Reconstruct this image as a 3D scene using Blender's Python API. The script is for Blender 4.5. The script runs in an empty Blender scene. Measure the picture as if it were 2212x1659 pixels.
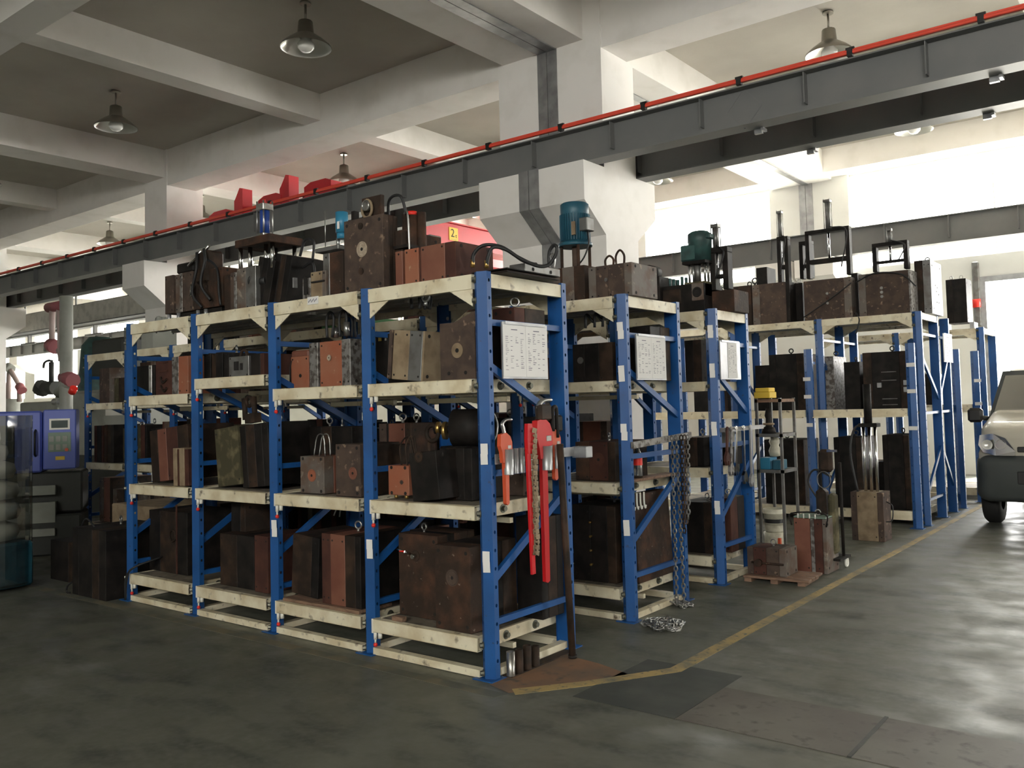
import bpy, math, random
import numpy as np
from mathutils import Vector, Matrix
R = random.Random(7)
sc = bpy.context.scene
C = sc.collection
# ---------------------------------------------------------------- camera
CL = Vector((3.1322, -3.6788, 1.4972)); FPX = 1886.06; CX = 1156.54; CY = 778.71
yaw, pit, rol = -0.6487, 0.0504, -0.0262
fw = Vector((math.sin(yaw)*math.cos(pit), math.cos(yaw)*math.cos(pit), math.sin(pit)))
r0 = Vector((math.cos(yaw), -math.sin(yaw), 0)); u0 = r0.cross(fw)
rr = math.cos(rol)*r0 + math.sin(rol)*u0; uu = -math.sin(rol)*r0 + math.cos(rol)*u0
cd = bpy.data.cameras.new('camera'); cam = bpy.data.objects.new('camera', cd); C.objects.link(cam)
M = Matrix((rr, uu, -fw)).transposed().to_4x4(); M.translation = CL
cam.matrix_world = M
cd.sensor_width = 36; cd.sensor_fit = 'HORIZONTAL'; cd.lens = FPX/2212*36
cd.shift_x = -(CX-1106)/2212; cd.shift_y = (CY-829.5)/2212
cd.clip_end = 200
sc.camera = cam
def P(x, y, **k):
    "world point where the sight line of photo pixel (x, y) meets the plane X=, Y= or Z="
    d = fw*FPX + rr*(x-CX) - uu*(y-CY)
    (a, v), = k.items(); i = 'XYZ'.index(a)
    return CL + d*((v-CL[i])/d[i])
# ---------------------------------------------------------------- world, lights, exposure
w = bpy.data.worlds.new('world'); sc.world = w; w.use_nodes = True
nt = w.node_tree; bg = nt.nodes['Background']
bg.inputs[0].default_value = (1.0, 0.985, 0.95, 1); bg.inputs[1].default_value = 9.0
sc.view_settings.view_transform = 'Standard'; sc.view_settings.look = 'None'
sc.view_settings.gamma = 1; sc.view_settings.use_curve_mapping = False
sc.view_settings.exposure = 1.65
sc.cycles.max_bounces = 10; sc.cycles.diffuse_bounces = 7; sc.cycles.glossy_bounces = 3
sc.cycles.transparent_max_bounces = 12; sc.cycles.caustics_reflective = False; sc.cycles.caustics_refractive = False
sc.cycles.sample_clamp_indirect = 6
sun = bpy.data.lights.new('sun', 'SUN'); sun.energy = 10; sun.angle = math.radians(2); sun.color = (1, .95, .86)
so = bpy.data.objects.new('sun', sun); C.objects.link(so); so.rotation_euler = (math.radians(-27), math.radians(12), 0)
def portal(loc, rot, sx, sy):
    l = bpy.data.lights.new('window_portal', 'AREA'); l.shape = 'RECTANGLE'; l.size = sx; l.size_y = sy
    l.cycles.is_portal = True
    o = bpy.data.objects.new('window_portal', l); C.objects.link(o); o.location = loc; o.rotation_euler = rot
# ---------------------------------------------------------------- materials
def mat(name, col, rough=0.6, metal=0.0, col2=None, scale=6, lo=0.45, hi=0.62, bump=0.0, col3=None, sc3=25, lo3=0.6, hi3=0.7, coat=0, spec=0.5, emis=None, alpha=None, stretch=None):
    m = bpy.data.materials.new(name); m.use_nodes = True
    t = m.node_tree; b = t.nodes['Principled BSDF']
    b.inputs['Roughness'].default_value = rough; b.inputs['Metallic'].default_value = metal
    b.inputs['Specular IOR Level'].default_value = spec
    b.inputs['Base Color'].default_value = (*col, 1)
    if coat: b.inputs['Coat Weight'].default_value = coat
    if emis: b.inputs['Emission Color'].default_value = (*emis[0], 1); b.inputs['Emission Strength'].default_value = emis[1]
    if alpha is not None: b.inputs['Alpha'].default_value = alpha
    if col2:
        tc = t.nodes.new('ShaderNodeTexCoord'); oi = t.nodes.new('ShaderNodeObjectInfo')
        mp = t.nodes.new('ShaderNodeVectorMath'); mp.operation = 'ADD'
        ml = t.nodes.new('ShaderNodeMath'); ml.operation = 'MULTIPLY'; ml.inputs[1].default_value = 37
        t.links.new(oi.outputs['Random'], ml.inputs[0]); t.links.new(ml.outputs[0], mp.inputs[1])
        src = tc.outputs['Object']
        if stretch:
            ms = t.nodes.new('ShaderNodeVectorMath'); ms.operation = 'MULTIPLY'; ms.inputs[1].default_value = stretch
            t.links.new(src, ms.inputs[0]); src = ms.outputs[0]
        t.links.new(src, mp.inputs[0])
        def layer(prev, c, s, l, h, det):
            n = t.nodes.new('ShaderNodeTexNoise'); n.inputs['Scale'].default_value = s; n.inputs['Detail'].default_value = det
            t.links.new(mp.outputs[0], n.inputs['Vector'])
            mr = t.nodes.new('ShaderNodeMapRange'); mr.inputs[1].default_value = l; mr.inputs[2].default_value = h
            t.links.new(n.outputs['Fac'], mr.inputs[0])
            mx = t.nodes.new('ShaderNodeMix'); mx.data_type = 'RGBA'
            t.links.new(mr.outputs[0], mx.inputs[0])
            if prev is None: mx.inputs[6].default_value = (*col, 1)
            else: t.links.new(prev, mx.inputs[6])
            mx.inputs[7].default_value = (*c, 1)
            return mx.outputs[2], n
        o1, n1 = layer(None, col2, scale, lo, hi, 6)
        if col3: o1, n1 = layer(o1, col3, sc3, lo3, hi3, 5)
        t.links.new(o1, b.inputs['Base Color'])
        if bump:
            bp = t.nodes.new('ShaderNodeBump'); bp.inputs['Strength'].default_value = bump; bp.inputs['Distance'].default_value = 0.01
            t.links.new(n1.outputs['Fac'], bp.inputs['Height']); t.links.new(bp.outputs[0], b.inputs['Normal'])
    return m
MT = {}
def m_(k, *a, **kw): MT[k] = mat(k, *a, **kw)
m_('white_wall', (.72,.72,.69), .85, col2=(.66,.66,.63), scale=1.5, lo=.4, hi=.7)
m_('column_white', (.86,.84,.82), .85, col2=(.78,.76,.73), scale=2.5, lo=.5, hi=.75, bump=.15)
m_('ceiling_paint', (.56,.53,.48), .9, col2=(.46,.43,.39), scale=.8, lo=.35, hi=.7)
m_('blue_paint', (.012,.088,.295), .42, col2=(.010,.066,.22), scale=4, lo=.4, hi=.7, col3=(.03,.06,.16), sc3=30, lo3=.66, hi3=.72, spec=.4)
m_('cream_paint', (.80,.74,.57), .5, col2=(.60,.51,.34), scale=6, lo=.42, hi=.68, col3=(.16,.12,.08), sc3=16, lo3=.60, hi3=.74)
m_('deck_steel', (.17,.145,.11), .7, col2=(.30,.26,.20), scale=7, lo=.45, hi=.7, col3=(.07,.055,.045), sc3=14, lo3=.5, hi3=.7)
m_('deck_grey', (.42,.41,.37), .6, col2=(.32,.31,.28), scale=5)
m_('beam_grey', (.165,.17,.172), .5, col2=(.19,.19,.19), scale=2, lo=.4, hi=.65, spec=.4)
m_('busbar_red', (.80,.085,.05), .35)
m_('crane_red', (.50,.018,.028), .4, col2=(.44,.02,.03), scale=2)
m_('black', (.012,.012,.012), .5)
m_('rubber', (.014,.014,.015), .55)
m_('bolt', (.16,.16,.13), .45, .7)
m_('hole', (.012,.010,.009), .9)
m_('galv', (.42,.43,.44), .38, .6, col2=(.30,.30,.31), scale=7, lo=.35, hi=.65)
m_('steel', (.45,.45,.44), .3, .9, col2=(.30,.29,.27), scale=12)
m_('chrome', (.75,.75,.75), .15, 1.0)
m_('lamp_metal', (.30,.28,.24), .3, .8)
m_('lamp_inner', (.75,.75,.72), .3, .5)
m_('bulb', (.9,.9,.88), .2)
m_('white_plastic', (.75,.74,.68), .4)
m_('paper', (.78,.77,.76), .8)
m_('ink', (.16,.16,.21), .8)
m_('print_black', (.02,.02,.02), .7)
m_('red_plastic', (.75,.03,.02), .35)
m_('rust', (.088,.062,.049), .8, 0, spec=.2, col2=(.062,.045,.038), scale=9, lo=.42, hi=.6, bump=.4, col3=(.28,.20,.14), sc3=20, lo3=.62, hi3=.74)
m_('rust_dark', (.036,.024,.018), .75, 0, spec=.2, col2=(.085,.042,.026), scale=7, lo=.45, hi=.68, bump=.4, col3=(.20,.16,.13), sc3=32, lo3=.68, hi3=.76)
m_('plate_grey', (.15,.13,.115), .65, .1, spec=.25, col2=(.12,.08,.06), scale=7, lo=.45, hi=.62, bump=.3, col3=(.32,.27,.22), sc3=18, lo3=.6, hi3=.75)
m_('primer', (.30,.115,.065), .6, col2=(.30,.09,.045), scale=5, lo=.4, hi=.65, bump=.15, col3=(.45,.30,.20), sc3=18, lo3=.66, hi3=.74)
m_('primer_brown', (.20,.080,.05), .6, col2=(.16,.055,.035), scale=6, lo=.4, hi=.65, bump=.2)
m_('red_brown', (.085,.036,.026), .75, spec=.2, col2=(.058,.025,.02), scale=7, lo=.4, hi=.6, bump=.3)
m_('mottled', (.26,.25,.24), .55, .5, col2=(.10,.085,.075), scale=26, lo=.45, hi=.58, bump=.4)
m_('khaki', (.29,.22,.14), .7, col2=(.18,.125,.075), scale=9, lo=.4, hi=.65, bump=.25)
m_('olive', (.065,.058,.034), .8, 0, spec=.2, col2=(.16,.14,.08), scale=9, lo=.5, hi=.65, bump=.3)
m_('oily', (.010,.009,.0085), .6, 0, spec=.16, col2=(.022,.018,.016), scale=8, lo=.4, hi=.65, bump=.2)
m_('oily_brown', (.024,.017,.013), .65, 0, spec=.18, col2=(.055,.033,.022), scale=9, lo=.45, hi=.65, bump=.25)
m_('steel_grey', (.20,.20,.195), .45, .6, col2=(.14,.13,.12), scale=9)
m_('brass', (.55,.36,.12), .3, .9)
m_('pale_stain', (.40,.33,.25), .8, col2=(.27,.21,.16), scale=30)
m_('wood', (.24,.145,.095), .8, col2=(.15,.09,.06), scale=9, stretch=(1,6,6))
m_('motor_blue', (.02,.10,.15), .45, col2=(.015,.07,.11), scale=8)
m_('motor_cyan', (.03,.20,.34), .4)
m_('motor_green', (.04,.10,.095), .5, .2, col2=(.03,.06,.06), scale=8)
m_('cyl_blue', (.02,.06,.28), .35)
m_('tool_red', (.55,.013,.016), .35)
m_('tool_orange', (.58,.085,.03), .4)
m_('yellow', (.72,.50,.06), .6)
m_('paint_line', (.36,.26,.10), .75, col2=(.17,.15,.095), scale=7, lo=.42, hi=.66, col3=(.11,.11,.085), sc3=26, lo3=.58, hi3=.66)
m_('worn_line', (.17,.15,.10), .7, col2=(.10,.105,.085), scale=6, lo=.4, hi=.6)
m_('machine_blue', (.10,.14,.50), .45)
m_('machine_grey', (.30,.31,.28), .5, col2=(.24,.25,.22), scale=3)
m_('machine_dark', (.035,.037,.033), .6)
m_('screen', (.03,.05,.045), .2)
m_('pad_green', (.17,.24,.19), .5)
m_('robot_haze_pink', (.40,.32,.30), .5)  # arm colour with the haze of the far hall mixed in
m_('robot_haze_red', (.28,.09,.10), .5)  # joint red, greyed to put the same haze into the colour
m_('van_paint', (.56,.53,.45), .35, .0, coat=.5)
m_('van_bumper', (.06,.068,.068), .5)
m_('tyre', (.012,.012,.012), .75)
m_('trench_plate', (.105,.092,.078), .6, 0, col2=(.145,.138,.115), scale=3, lo=.4, hi=.65, bump=.1, col3=(.07,.06,.05), sc3=12, lo3=.56, hi3=.7)
m_('rust_plate', (.20,.105,.055), .8, col2=(.13,.085,.055), scale=5, lo=.4, hi=.65, bump=.2, col3=(.07,.06,.045), sc3=9, lo3=.58, hi3=.7)
m_('dark_plate', (.045,.05,.044), .6, col2=(.075,.08,.068), scale=5, lo=.4, hi=.7, bump=.1)
m_('green_sheet', (.03,.16,.04), .6)
m_('bucket', (.62,.60,.48), .5, col2=(.45,.42,.32), scale=9)
# floor: worn green-grey paint, semi gloss
def floor_mat():
    m = bpy.data.materials.new('floor_paint'); m.use_nodes = True; t = m.node_tree; b = t.nodes['Principled BSDF']
    tc = t.nodes.new('ShaderNodeTexCoord')
    def noise(s, d, st=None):
        n = t.nodes.new('ShaderNodeTexNoise'); n.inputs['Scale'].default_value = s; n.inputs['Detail'].default_value = d
        if st:
            v = t.nodes.new('ShaderNodeVectorMath'); v.operation = 'MULTIPLY'; v.inputs[1].default_value = st
            t.links.new(tc.outputs['Object'], v.inputs[0]); t.links.new(v.outputs[0], n.inputs['Vector'])
        else: t.links.new(tc.outputs['Object'], n.inputs['Vector'])
        return n
    def rng(n, a, b_, c=0, d=1):
        r = t.nodes.new('ShaderNodeMapRange'); r.inputs[1].default_value = a; r.inputs[2].default_value = b_; r.inputs[3].default_value = c; r.inputs[4].default_value = d
        t.links.new(n.outputs[0], r.inputs[0]); return r
    def mix(f, a, b_):
        x = t.nodes.new('ShaderNodeMix'); x.data_type = 'RGBA'; t.links.new(f.outputs[0], x.inputs[0])
        for i, v in ((6, a), (7, b_)):
            if isinstance(v, tuple): x.inputs[i].default_value = (*v, 1)
            else: t.links.new(v, x.inputs[i])
        return x.outputs[2]
    c = mix(rng(noise(.9, 5), .35, .68), (.100,.104,.080), (.138,.140,.112))
    c = mix(rng(noise(3.0, 10, (.7, 2.0, 1)), .50, .68, 0, .9), c, (.05,.056,.045))
    c = mix(rng(noise(26, 6), .42, .72, 0, .7), c, (.14,.143,.122))
    c = mix(rng(noise(1.5, 9, (.8,1.5,1)), .60, .70, 0, .8), c, (.20,.205,.185))
    t.links.new(c, b.inputs['Base Color'])
    rg = rng(noise(3.5, 8), .35, .65, .36, .62); t.links.new(rg.outputs[0], b.inputs['Roughness'])
    bp = t.nodes.new('ShaderNodeBump'); bp.inputs['Strength'].default_value = .12; bp.inputs['Distance'].default_value = .01
    t.links.new(noise(14, 6).outputs[0], bp.inputs['Height']); t.links.new(bp.outputs[0], b.inputs['Normal'])
    return m
MT['floor'] = floor_mat()
def thin_glass(name, tint=(.95,.95,.93), k=.08):
    m = bpy.data.materials.new(name); m.use_nodes = True; t = m.node_tree; t.nodes.clear()
    o = t.nodes.new('ShaderNodeOutputMaterial'); a = t.nodes.new('ShaderNodeBsdfTransparent'); a.inputs[0].default_value = (*tint, 1)
    g = t.nodes.new('ShaderNodeBsdfGlossy'); g.inputs['Roughness'].default_value = .05
    x = t.nodes.new('ShaderNodeMixShader'); x.inputs[0].default_value = k
    t.links.new(a.outputs[0], x.inputs[1]); t.links.new(g.outputs[0], x.inputs[2]); t.links.new(x.outputs[0], o.inputs[0]); return m
MT['glass'] = thin_glass('window_glass')
MT['windscreen'] = thin_glass('windscreen_glass', (.45,.55,.50), .5)
MT['clear_plastic'] = thin_glass('clear_plastic', (.60,.62,.60), .22)
# ---------------------------------------------------------------- mesh helpers
class MB:
    def __init__(s): s.v = []; s.f = []; s.sm = []
    def add(s, vs, fs, smooth=False):
        n = len(s.v); s.v += [tuple(v) for v in vs]; s.f += [tuple(i+n for i in f) for f in fs]; s.sm += [smooth]*len(fs); return s
    def box(s, x0, y0, z0, x1, y1, z1, c=0.0):
        if x1 < x0: x0, x1 = x1, x0
        if y1 < y0: y0, y1 = y1, y0
        if z1 < z0: z0, z1 = z1, z0
        if c <= 0:
            vs = [(x, y, z) for x in (x0, x1) for y in (y0, y1) for z in (z0, z1)]
            return s.add(vs, [(0,1,3,2),(4,6,7,5),(0,4,5,1),(2,3,7,6),(0,2,6,4),(1,5,7,3)])
        c = min(c, (x1-x0)/3, (y1-y0)/3, (z1-z0)/3)
        lo = (x0,y0,z0); hi = (x1,y1,z1); vs = []; idx = {}
        for sx in (0,1):
            for sy in (0,1):
                for sz in (0,1):
                    sg = (sx,sy,sz)
                    for a in range(3):
                        p = [(lo[k]+c if sg[k]==0 else hi[k]-c) if k != a else (lo[k] if sg[k]==0 else hi[k]) for k in range(3)]
                        idx[(sg,a)] = len(vs); vs.append(tuple(p))
        fs = []
        for a in range(3):
            b, d = (a+1)%3, (a+2)%3
            for q in (0,1):
                ring = []
                for (i,j) in ((0,0),(1,0),(1,1),(0,1)):
                    sg = [0,0,0]; sg[a] = q; sg[b] = i; sg[d] = j; ring.append(idx[(tuple(sg),a)])
                fs.append(tuple(ring) if q else tuple(reversed(ring)))
        for a in range(3):      # edges along axis a
            b, d = (a+1)%3, (a+2)%3
            for i in (0,1):
                for j in (0,1):
                    s0 = [0,0,0]; s0[b] = i; s0[d] = j; s1 = list(s0); s1[a] = 1
                    s0 = tuple(s0); s1 = tuple(s1)
                    q = (idx[(s0,b)], idx[(s1,b)], idx[(s1,d)], idx[(s0,d)])
                    fs.append(q if (i==j) else tuple(reversed(q)))
        for sx in (0,1):
            for sy in (0,1):
                for sz in (0,1):
                    t_ = tuple(idx[((sx,sy,sz),a)] for a in range(3))
                    fs.append(t_ if (sx+sy+sz)%2 else tuple(reversed(t_)))
        return s.add(vs, fs)
    def cyl(s, p0, p1, r, n=12, r1=None, cap=True, smooth=True):
        p0 = Vector(p0); p1 = Vector(p1); d = (p1-p0).normalized()
        a = d.orthogonal().normalized(); b = d.cross(a); r1 = r if r1 is None else r1
        vs = [p0 + (a*math.cos(2*math.pi*i/n)+b*math.sin(2*math.pi*i/n))*r for i in range(n)] + \
             [p1 + (a*math.cos(2*math.pi*i/n)+b*math.sin(2*math.pi*i/n))*r1 for i in range(n)]
        s.add(vs, [(i,(i+1)%n,n+(i+1)%n,n+i) for i in range(n)], smooth)
        if cap:
            k = len(s.v)-2*n; s.f += [tuple(k+i for i in reversed(range(n))), tuple(k+n+i for i in range(n))]; s.sm += [False, False]
        return s
    def tube(s, pts, r, n=8, closed=False):
        pts = [Vector(p) for p in pts]; N = len(pts); rings = []; up = None
        for i in range(N):
            if closed: d = pts[(i+1)%N]-pts[i-1]
            else: d = pts[min(i+1,N-1)]-pts[max(i-1,0)]
            d.normalize()
            a = (d.orthogonal() if up is None else up - d*up.dot(d)).normalized(); up = a; b = d.cross(a)
            rings.append([pts[i]+(a*math.cos(2*math.pi*k/n)+b*math.sin(2*math.pi*k/n))*r for k in range(n)])
        vs = [v for rg in rings for v in rg]; fs = []
        for i in range(N if closed else N-1):
            j = (i+1)%N
            for k in range(n): fs.append((i*n+k, i*n+(k+1)%n, j*n+(k+1)%n, j*n+k))
        s.add(vs, fs, True)
        if not closed:
            k = len(s.v)-N*n; s.f += [tuple(k+i for i in reversed(range(n))), tuple(k+(N-1)*n+i for i in range(n))]; s.sm += [False, False]
        return s
    def torus(s, c, R_, r, axis='Y', n=16, m=6, sy=1.0):
        c = Vector(c); pts = []
        for i in range(n):
            t = 2*math.pi*i/n; a = math.cos(t)*R_; b = math.sin(t)*R_*sy
            pts.append(c + {'Y': Vector((a,0,b)), 'X': Vector((0,a,b)), 'Z': Vector((a,b,0))}[axis])
        return s.tube(pts, r, m, True)
    def lathe(s, prof, c=(0,0,0), n=24, smooth=True):
        c = Vector(c); vs = []; fs = []
        for (r, z) in prof:
            for i in range(n): vs.append(c+Vector((r*math.cos(2*math.pi*i/n), r*math.sin(2*math.pi*i/n), z)))
        for j in range(len(prof)-1):
            for i in range(n): fs.append((j*n+i, j*n+(i+1)%n, (j+1)*n+(i+1)%n, (j+1)*n+i))
        return s.add(vs, fs, smooth)
    def prism(s, poly, a0, a1, axis='Y', smooth=False):
        f = {'Y': lambda p, a: (p[0], a, p[1]), 'X': lambda p, a: (a, p[0], p[1]), 'Z': lambda p, a: (p[0], p[1], a)}[axis]
        n = len(poly); vs = [f(p, a0) for p in poly]+[f(p, a1) for p in poly]
        s.add(vs, [(i,(i+1)%n,n+(i+1)%n,n+i) for i in range(n)], smooth)
        k = len(s.v)-2*n; s.f += [tuple(k+i for i in reversed(range(n))), tuple(k+n+i for i in range(n))]; s.sm += [False, False]
        return s
    def bar(s, p0, p1, w, t, up=(1,0,0)):
        "rectangular bar from p0 to p1; w across, t along 'up'"
        p0 = Vector(p0); p1 = Vector(p1); d = (p1-p0).normalized(); u = Vector(up); u = (u-d*u.dot(d)).normalized(); q = d.cross(u)
        vs = [p+u*(t/2*a)+q*(w/2*b) for p in (p0,p1) for (a,b) in ((-1,-1),(1,-1),(1,1),(-1,1))]
        return s.add(vs, [(0,3,2,1),(4,5,6,7),(0,1,5,4),(1,2,6,5),(2,3,7,6),(3,0,4,7)])
    def mesh(s, name, m):
        me = bpy.data.meshes.new(name); me.from_pydata(s.v, [], s.f); me.polygons.foreach_set('use_smooth', s.sm)
        me.materials.append(MT[m] if isinstance(m, str) else m); me.update()
        import bmesh
        bm = bmesh.new(); bm.from_mesh(me); bmesh.ops.recalc_face_normals(bm, faces=bm.faces); bm.to_mesh(me); bm.free()
        return me
    def obj(s, name, m, parent=None, kind=None):
        return link(name, s.mesh(name, m), parent, kind)
def link(name, me, parent=None, kind=None, loc=None, rot=None):
    o = bpy.data.objects.new(name, me); C.objects.link(o)
    if parent is not None: o.parent = parent
    if kind: o['kind'] = kind
    if loc is not None: o.location = loc
    if rot is not None: o.rotation_euler = rot
    return o
def thing(name, label, cat, loc=(0,0,0), rot=(0,0,0), group=None):
    o = bpy.data.objects.new(name, None); C.objects.link(o); o.location = loc; o.rotation_euler = rot
    o.empty_display_size = .1
    tag(o, label, cat, group); return o
def tag(o, label, cat, group=None):
    o['label'] = label; o['category'] = cat
    if group: o['group'] = group
    return o
def curve(pts, n=6):
    "Catmull-Rom through the points"
    p = [Vector(q) for q in pts]; p = [p[0]*2-p[1]]+p+[p[-1]*2-p[-2]]; out = []
    for i in range(1, len(p)-2):
        a, b, c, d = p[i-1:i+3]
        for k in range(n):
            t = k/n; out.append(.5*((2*b)+(c-a)*t+(2*a-5*b+4*c-d)*t*t+(3*b-a-3*c+d)*t**3))
    out.append(p[-2]); return out
def struct(name, mb, m): return mb.obj(name, m, None, 'structure')
# ================================================================ the hall
SLAB = 6.42
RX = 16; FY = -12.5
struct('floor', MB().box(-45, FY, -.2, RX, 14.4, 0), 'floor')
struct('ceiling', MB().box(-45, FY-.3, SLAB, RX+.3, 14.4, SLAB+.25), 'ceiling_paint')
struct('wall_left', MB().box(-45.3, FY, 0, -45, 14.4, SLAB), 'white_wall')
# wall behind the camera: a row of high windows like those opposite
FW = [(1.2,6.3),(8.0,15)]; FZ = (3.9, 5.95)
wf = MB(); xx = -45
for a, b in FW: wf.box(xx, FY-.3, 0, a, FY, SLAB); wf.box(a, FY-.3, 0, b, FY, FZ[0]); wf.box(a, FY-.3, FZ[1], b, FY, SLAB); xx = b
wf.box(xx, FY-.3, 0, RX, FY, SLAB)
struct('wall_front', wf, 'white_wall')
for i, (a, b) in enumerate(FW):
    o = MB().box(a, FY-.2, FZ[0], b, FY-.1, FZ[0]+.05).box(a, FY-.2, FZ[1]-.05, b, FY-.1, FZ[1]).box(a, FY-.2, FZ[0]+.05, a+.05, FY-.1, FZ[1]-.05).box(b-.05, FY-.2, FZ[0]+.05, b, FY-.1, FZ[1]-.05).obj('window_%d' % (20+i), 'white_plastic', None, 'structure')
    MB().box(a+.05, FY-.155, FZ[0]+.05, b-.05, FY-.149, FZ[1]-.05).obj('pane', 'glass', o)
    portal(((a+b)/2, FY-.25, sum(FZ)/2), (math.radians(90), 0, 0), b-a, FZ[1]-FZ[0])
# right wall with a wide gate opening
wr = MB(); wr.box(RX, FY, 0, RX+.3, 7.6, SLAB); wr.box(RX, 11.2, 0, RX+.3, 14.4, SLAB); wr.box(RX, 7.6, 3.3, RX+.3, 11.2, SLAB)
struct('wall_right', wr, 'white_wall')
portal((RX+.1, 9.4, 1.65), (0, math.radians(90), 0), 3.3, 3.6)
# back wall with openings cut as separate boxes: (x0, x1, z0, z1)
WIN = [(-43.6,-39.6,2.35,5.95),(-38.6,-34.6,2.35,5.95),(-33.4,-29.6,2.35,5.95),(-28.6,-24.8,2.35,5.95),(-23.9,-20.2,2.35,5.95),(-19.3,-16.0,2.35,5.95),(-15.2,-12.2,2.6,5.95),(-11.2,-8.0,2.6,5.95),
       (-6.96,-3.92,4.02,5.95),(-2.28,2.9,4.02,5.95),(4.2,8.6,4.02,5.95)]
DOOR = [(.02,3.6,0,3.62)]
wb = MB(); X0, X1 = -45, RX; Y0, Y1 = 14.0, 14.4
cols = sorted(set([X0, X1]+[a for o in WIN+DOOR for a in o[:2]]))
for a, b in zip(cols[:-1], cols[1:]):
    mid = (a+b)/2; ops = sorted([(o[2], o[3]) for o in WIN+DOOR if o[0] <= mid <= o[1]]); z = 0
    for (u, v) in ops:
        if u > z: wb.box(a, Y0, z, b, Y1, u)
        z = v
    wb.box(a, Y0, z, b, Y1, SLAB)
struct('wall_back', wb, 'white_wall')
for i, (a, b, u, v) in enumerate(WIN):
    f = MB(); t = .05
    f.box(a, 14.1, u, b, 14.2, u+t); f.box(a, 14.1, v-t, b, 14.2, v); f.box(a, 14.1, u+t, a+t, 14.2, v-t); f.box(b-t, 14.1, u+t, b, 14.2, v-t)
    n = 2
    for k in range(1, n):
        xx = a+(b-a)*k/n; f.box(xx-.012, 14.13, u+t, xx+.012, 14.17, v-t)
    w_ = f.obj('window_%d' % (i+1), 'white_plastic', None, 'structure')
    for k in range(n):
        xa = a+(b-a)*k/n; xb = a+(b-a)*(k+1)/n
        MB().box(xa+.03, 14.145, u+t, xb-.03, 14.151, v-t).obj('pane', 'glass', w_)
    portal(((a+b)/2, 14.3, (u+v)/2), (math.radians(-90), 0, 0), b-a, v-u)
d_ = MB(); a, b, u, v = DOOR[0]
d_.box(a, 13.95, 0, a+.1, 14.42, v); d_.box(b-.1, 13.95, 0, b, 14.42, v); d_.box(a+.1, 13.95, v-.1, b-.1, 14.42, v)
struct('door_1', d_, 'galv'); portal(((a+b)/2, 14.3, v/2), (math.radians(-90), 0, 0), b-a, v)
struct('ground_outside', MB().box(-60, 14.4, -.3, 30, 60, -.02), mat('yard_concrete', (.62,.61,.57), .9, col2=(.55,.54,.50), scale=1))
struct('ground_outside_side', MB().box(16.3, -60, -.3, 60, 14.4, -.02), 'yard_concrete' if 'yard_concrete' in MT else bpy.data.materials['yard_concrete'])
# columns, corbels
COLS = [(-3.93,-3.17),(-3.11,-2.35),(-12.70,-11.93),(-21.45,-20.7),(-30.2,-29.45),(-39.0,-38.2),(6.4,7.15)]
def corbel_poly(yc0, yc1, yf, yb):
    return [(yc0,0),(yc1,0),(yc1,3.50),(yb,3.83),(yb,4.29),(yc1,4.29),(yc1,SLAB),(yc0,SLAB),(yc0,4.29),(yf,4.29),(yf,3.83),(yc0,3.48)]
for i, (a, b) in enumerate(COLS):
    m = MB().prism(corbel_poly(5.0, 5.74, 4.56, 6.20), a, b, 'X')
    o = struct('column_%d' % (i+1), m, 'column_white')
    m = MB().prism([(13.4,0),(14.0,0),(14.0,SLAB),(13.4,SLAB)], a, b, 'X') if i > 10 else MB().prism([(14.0,3.45),(14.0,4.2),(13.1,4.2),(13.1,3.85)], a, b, 'X')
    m.obj('corbel', 'column_white', o)
# expansion joint: bent metal strips wrapped round the joint of the double column
jn = MB()
for (pts) in [[(4.99,0),(4.99,3.475),(4.55,3.825),(4.55,4.30)], [(4.99,4.72),(4.99,5.9)]]:
    for (p, q) in zip(pts[:-1], pts[1:]):
        for (xa, xb, dy) in ((-3.29,-3.143,0),(-3.137,-2.99,0)):
            xm = (xa+xb)/2; s_ = 1 if xb > -3.1 else -1
            ya, yb_ = p[0], q[0]; e = .012
            jn.add([(xa,ya-e*(s_<0)*0,p[1]),(xb,ya-.004,p[1]),(xb,yb_-.004,q[1]),(xa,yb_,q[1]),(xa,ya+.006,p[1]),(xb,ya+.006,p[1]),(xb,yb_+.006,q[1]),(xa,yb_+.006,q[1])],
                   [(0,1,2,3),(4,7,6,5),(0,4,5,1),(3,2,6,7),(0,3,7,4),(1,5,6,2)])
struct('trim_1', jn, 'galv')
struct('trim_2', MB().box(-3.28, 13.98, 4.8, -3.145, 13.999, 5.9).box(-3.135, 13.98, 4.8, -3.0, 13.999, 5.9), 'galv')
struct('trim_3', MB().box(-3.28, -12, 5.885, -3.145, 4.99, 5.899).box(-3.135, -12, 5.885, -3.0, 4.99, 5.899), 'galv')
struct('trim_4', MB().box(-3.20, 5.7, 5.885, -3.08, 13.98, 5.899), 'galv')
# concrete ceiling beams
def cbeam(n, x0, y0, z0, x1, y1): struct('ceiling_beam_%d' % n, MB().box(x0, y0, z0, x1, y1, SLAB), 'column_white')
n = 1
for (ya, yb, z) in [(5.02, 5.60, 5.74), (.33, .70, 5.86), (9.5, 9.9, 5.86), (13.5, 14.0, 5.95), (-4.0, -3.4, 5.74)]:
    cbeam(n, -45, ya, z, RX, yb); n += 1
for (xa, xb, z) in [(-3.85,-3.17,5.90),(-3.11,-2.6,5.90),(-7.9,-7.54,6.0),(-12.62,-12.0,5.9),(-16.7,-16.35,6.0),(-21.4,-20.75,5.9),(-25.4,-25.05,6.0),(-30.1,-29.5,5.9),(1.7,2.05,6.0),(6.5,7.1,5.9)]:
    cbeam(n, xa, FY, z, xb, 14); n += 1
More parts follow.
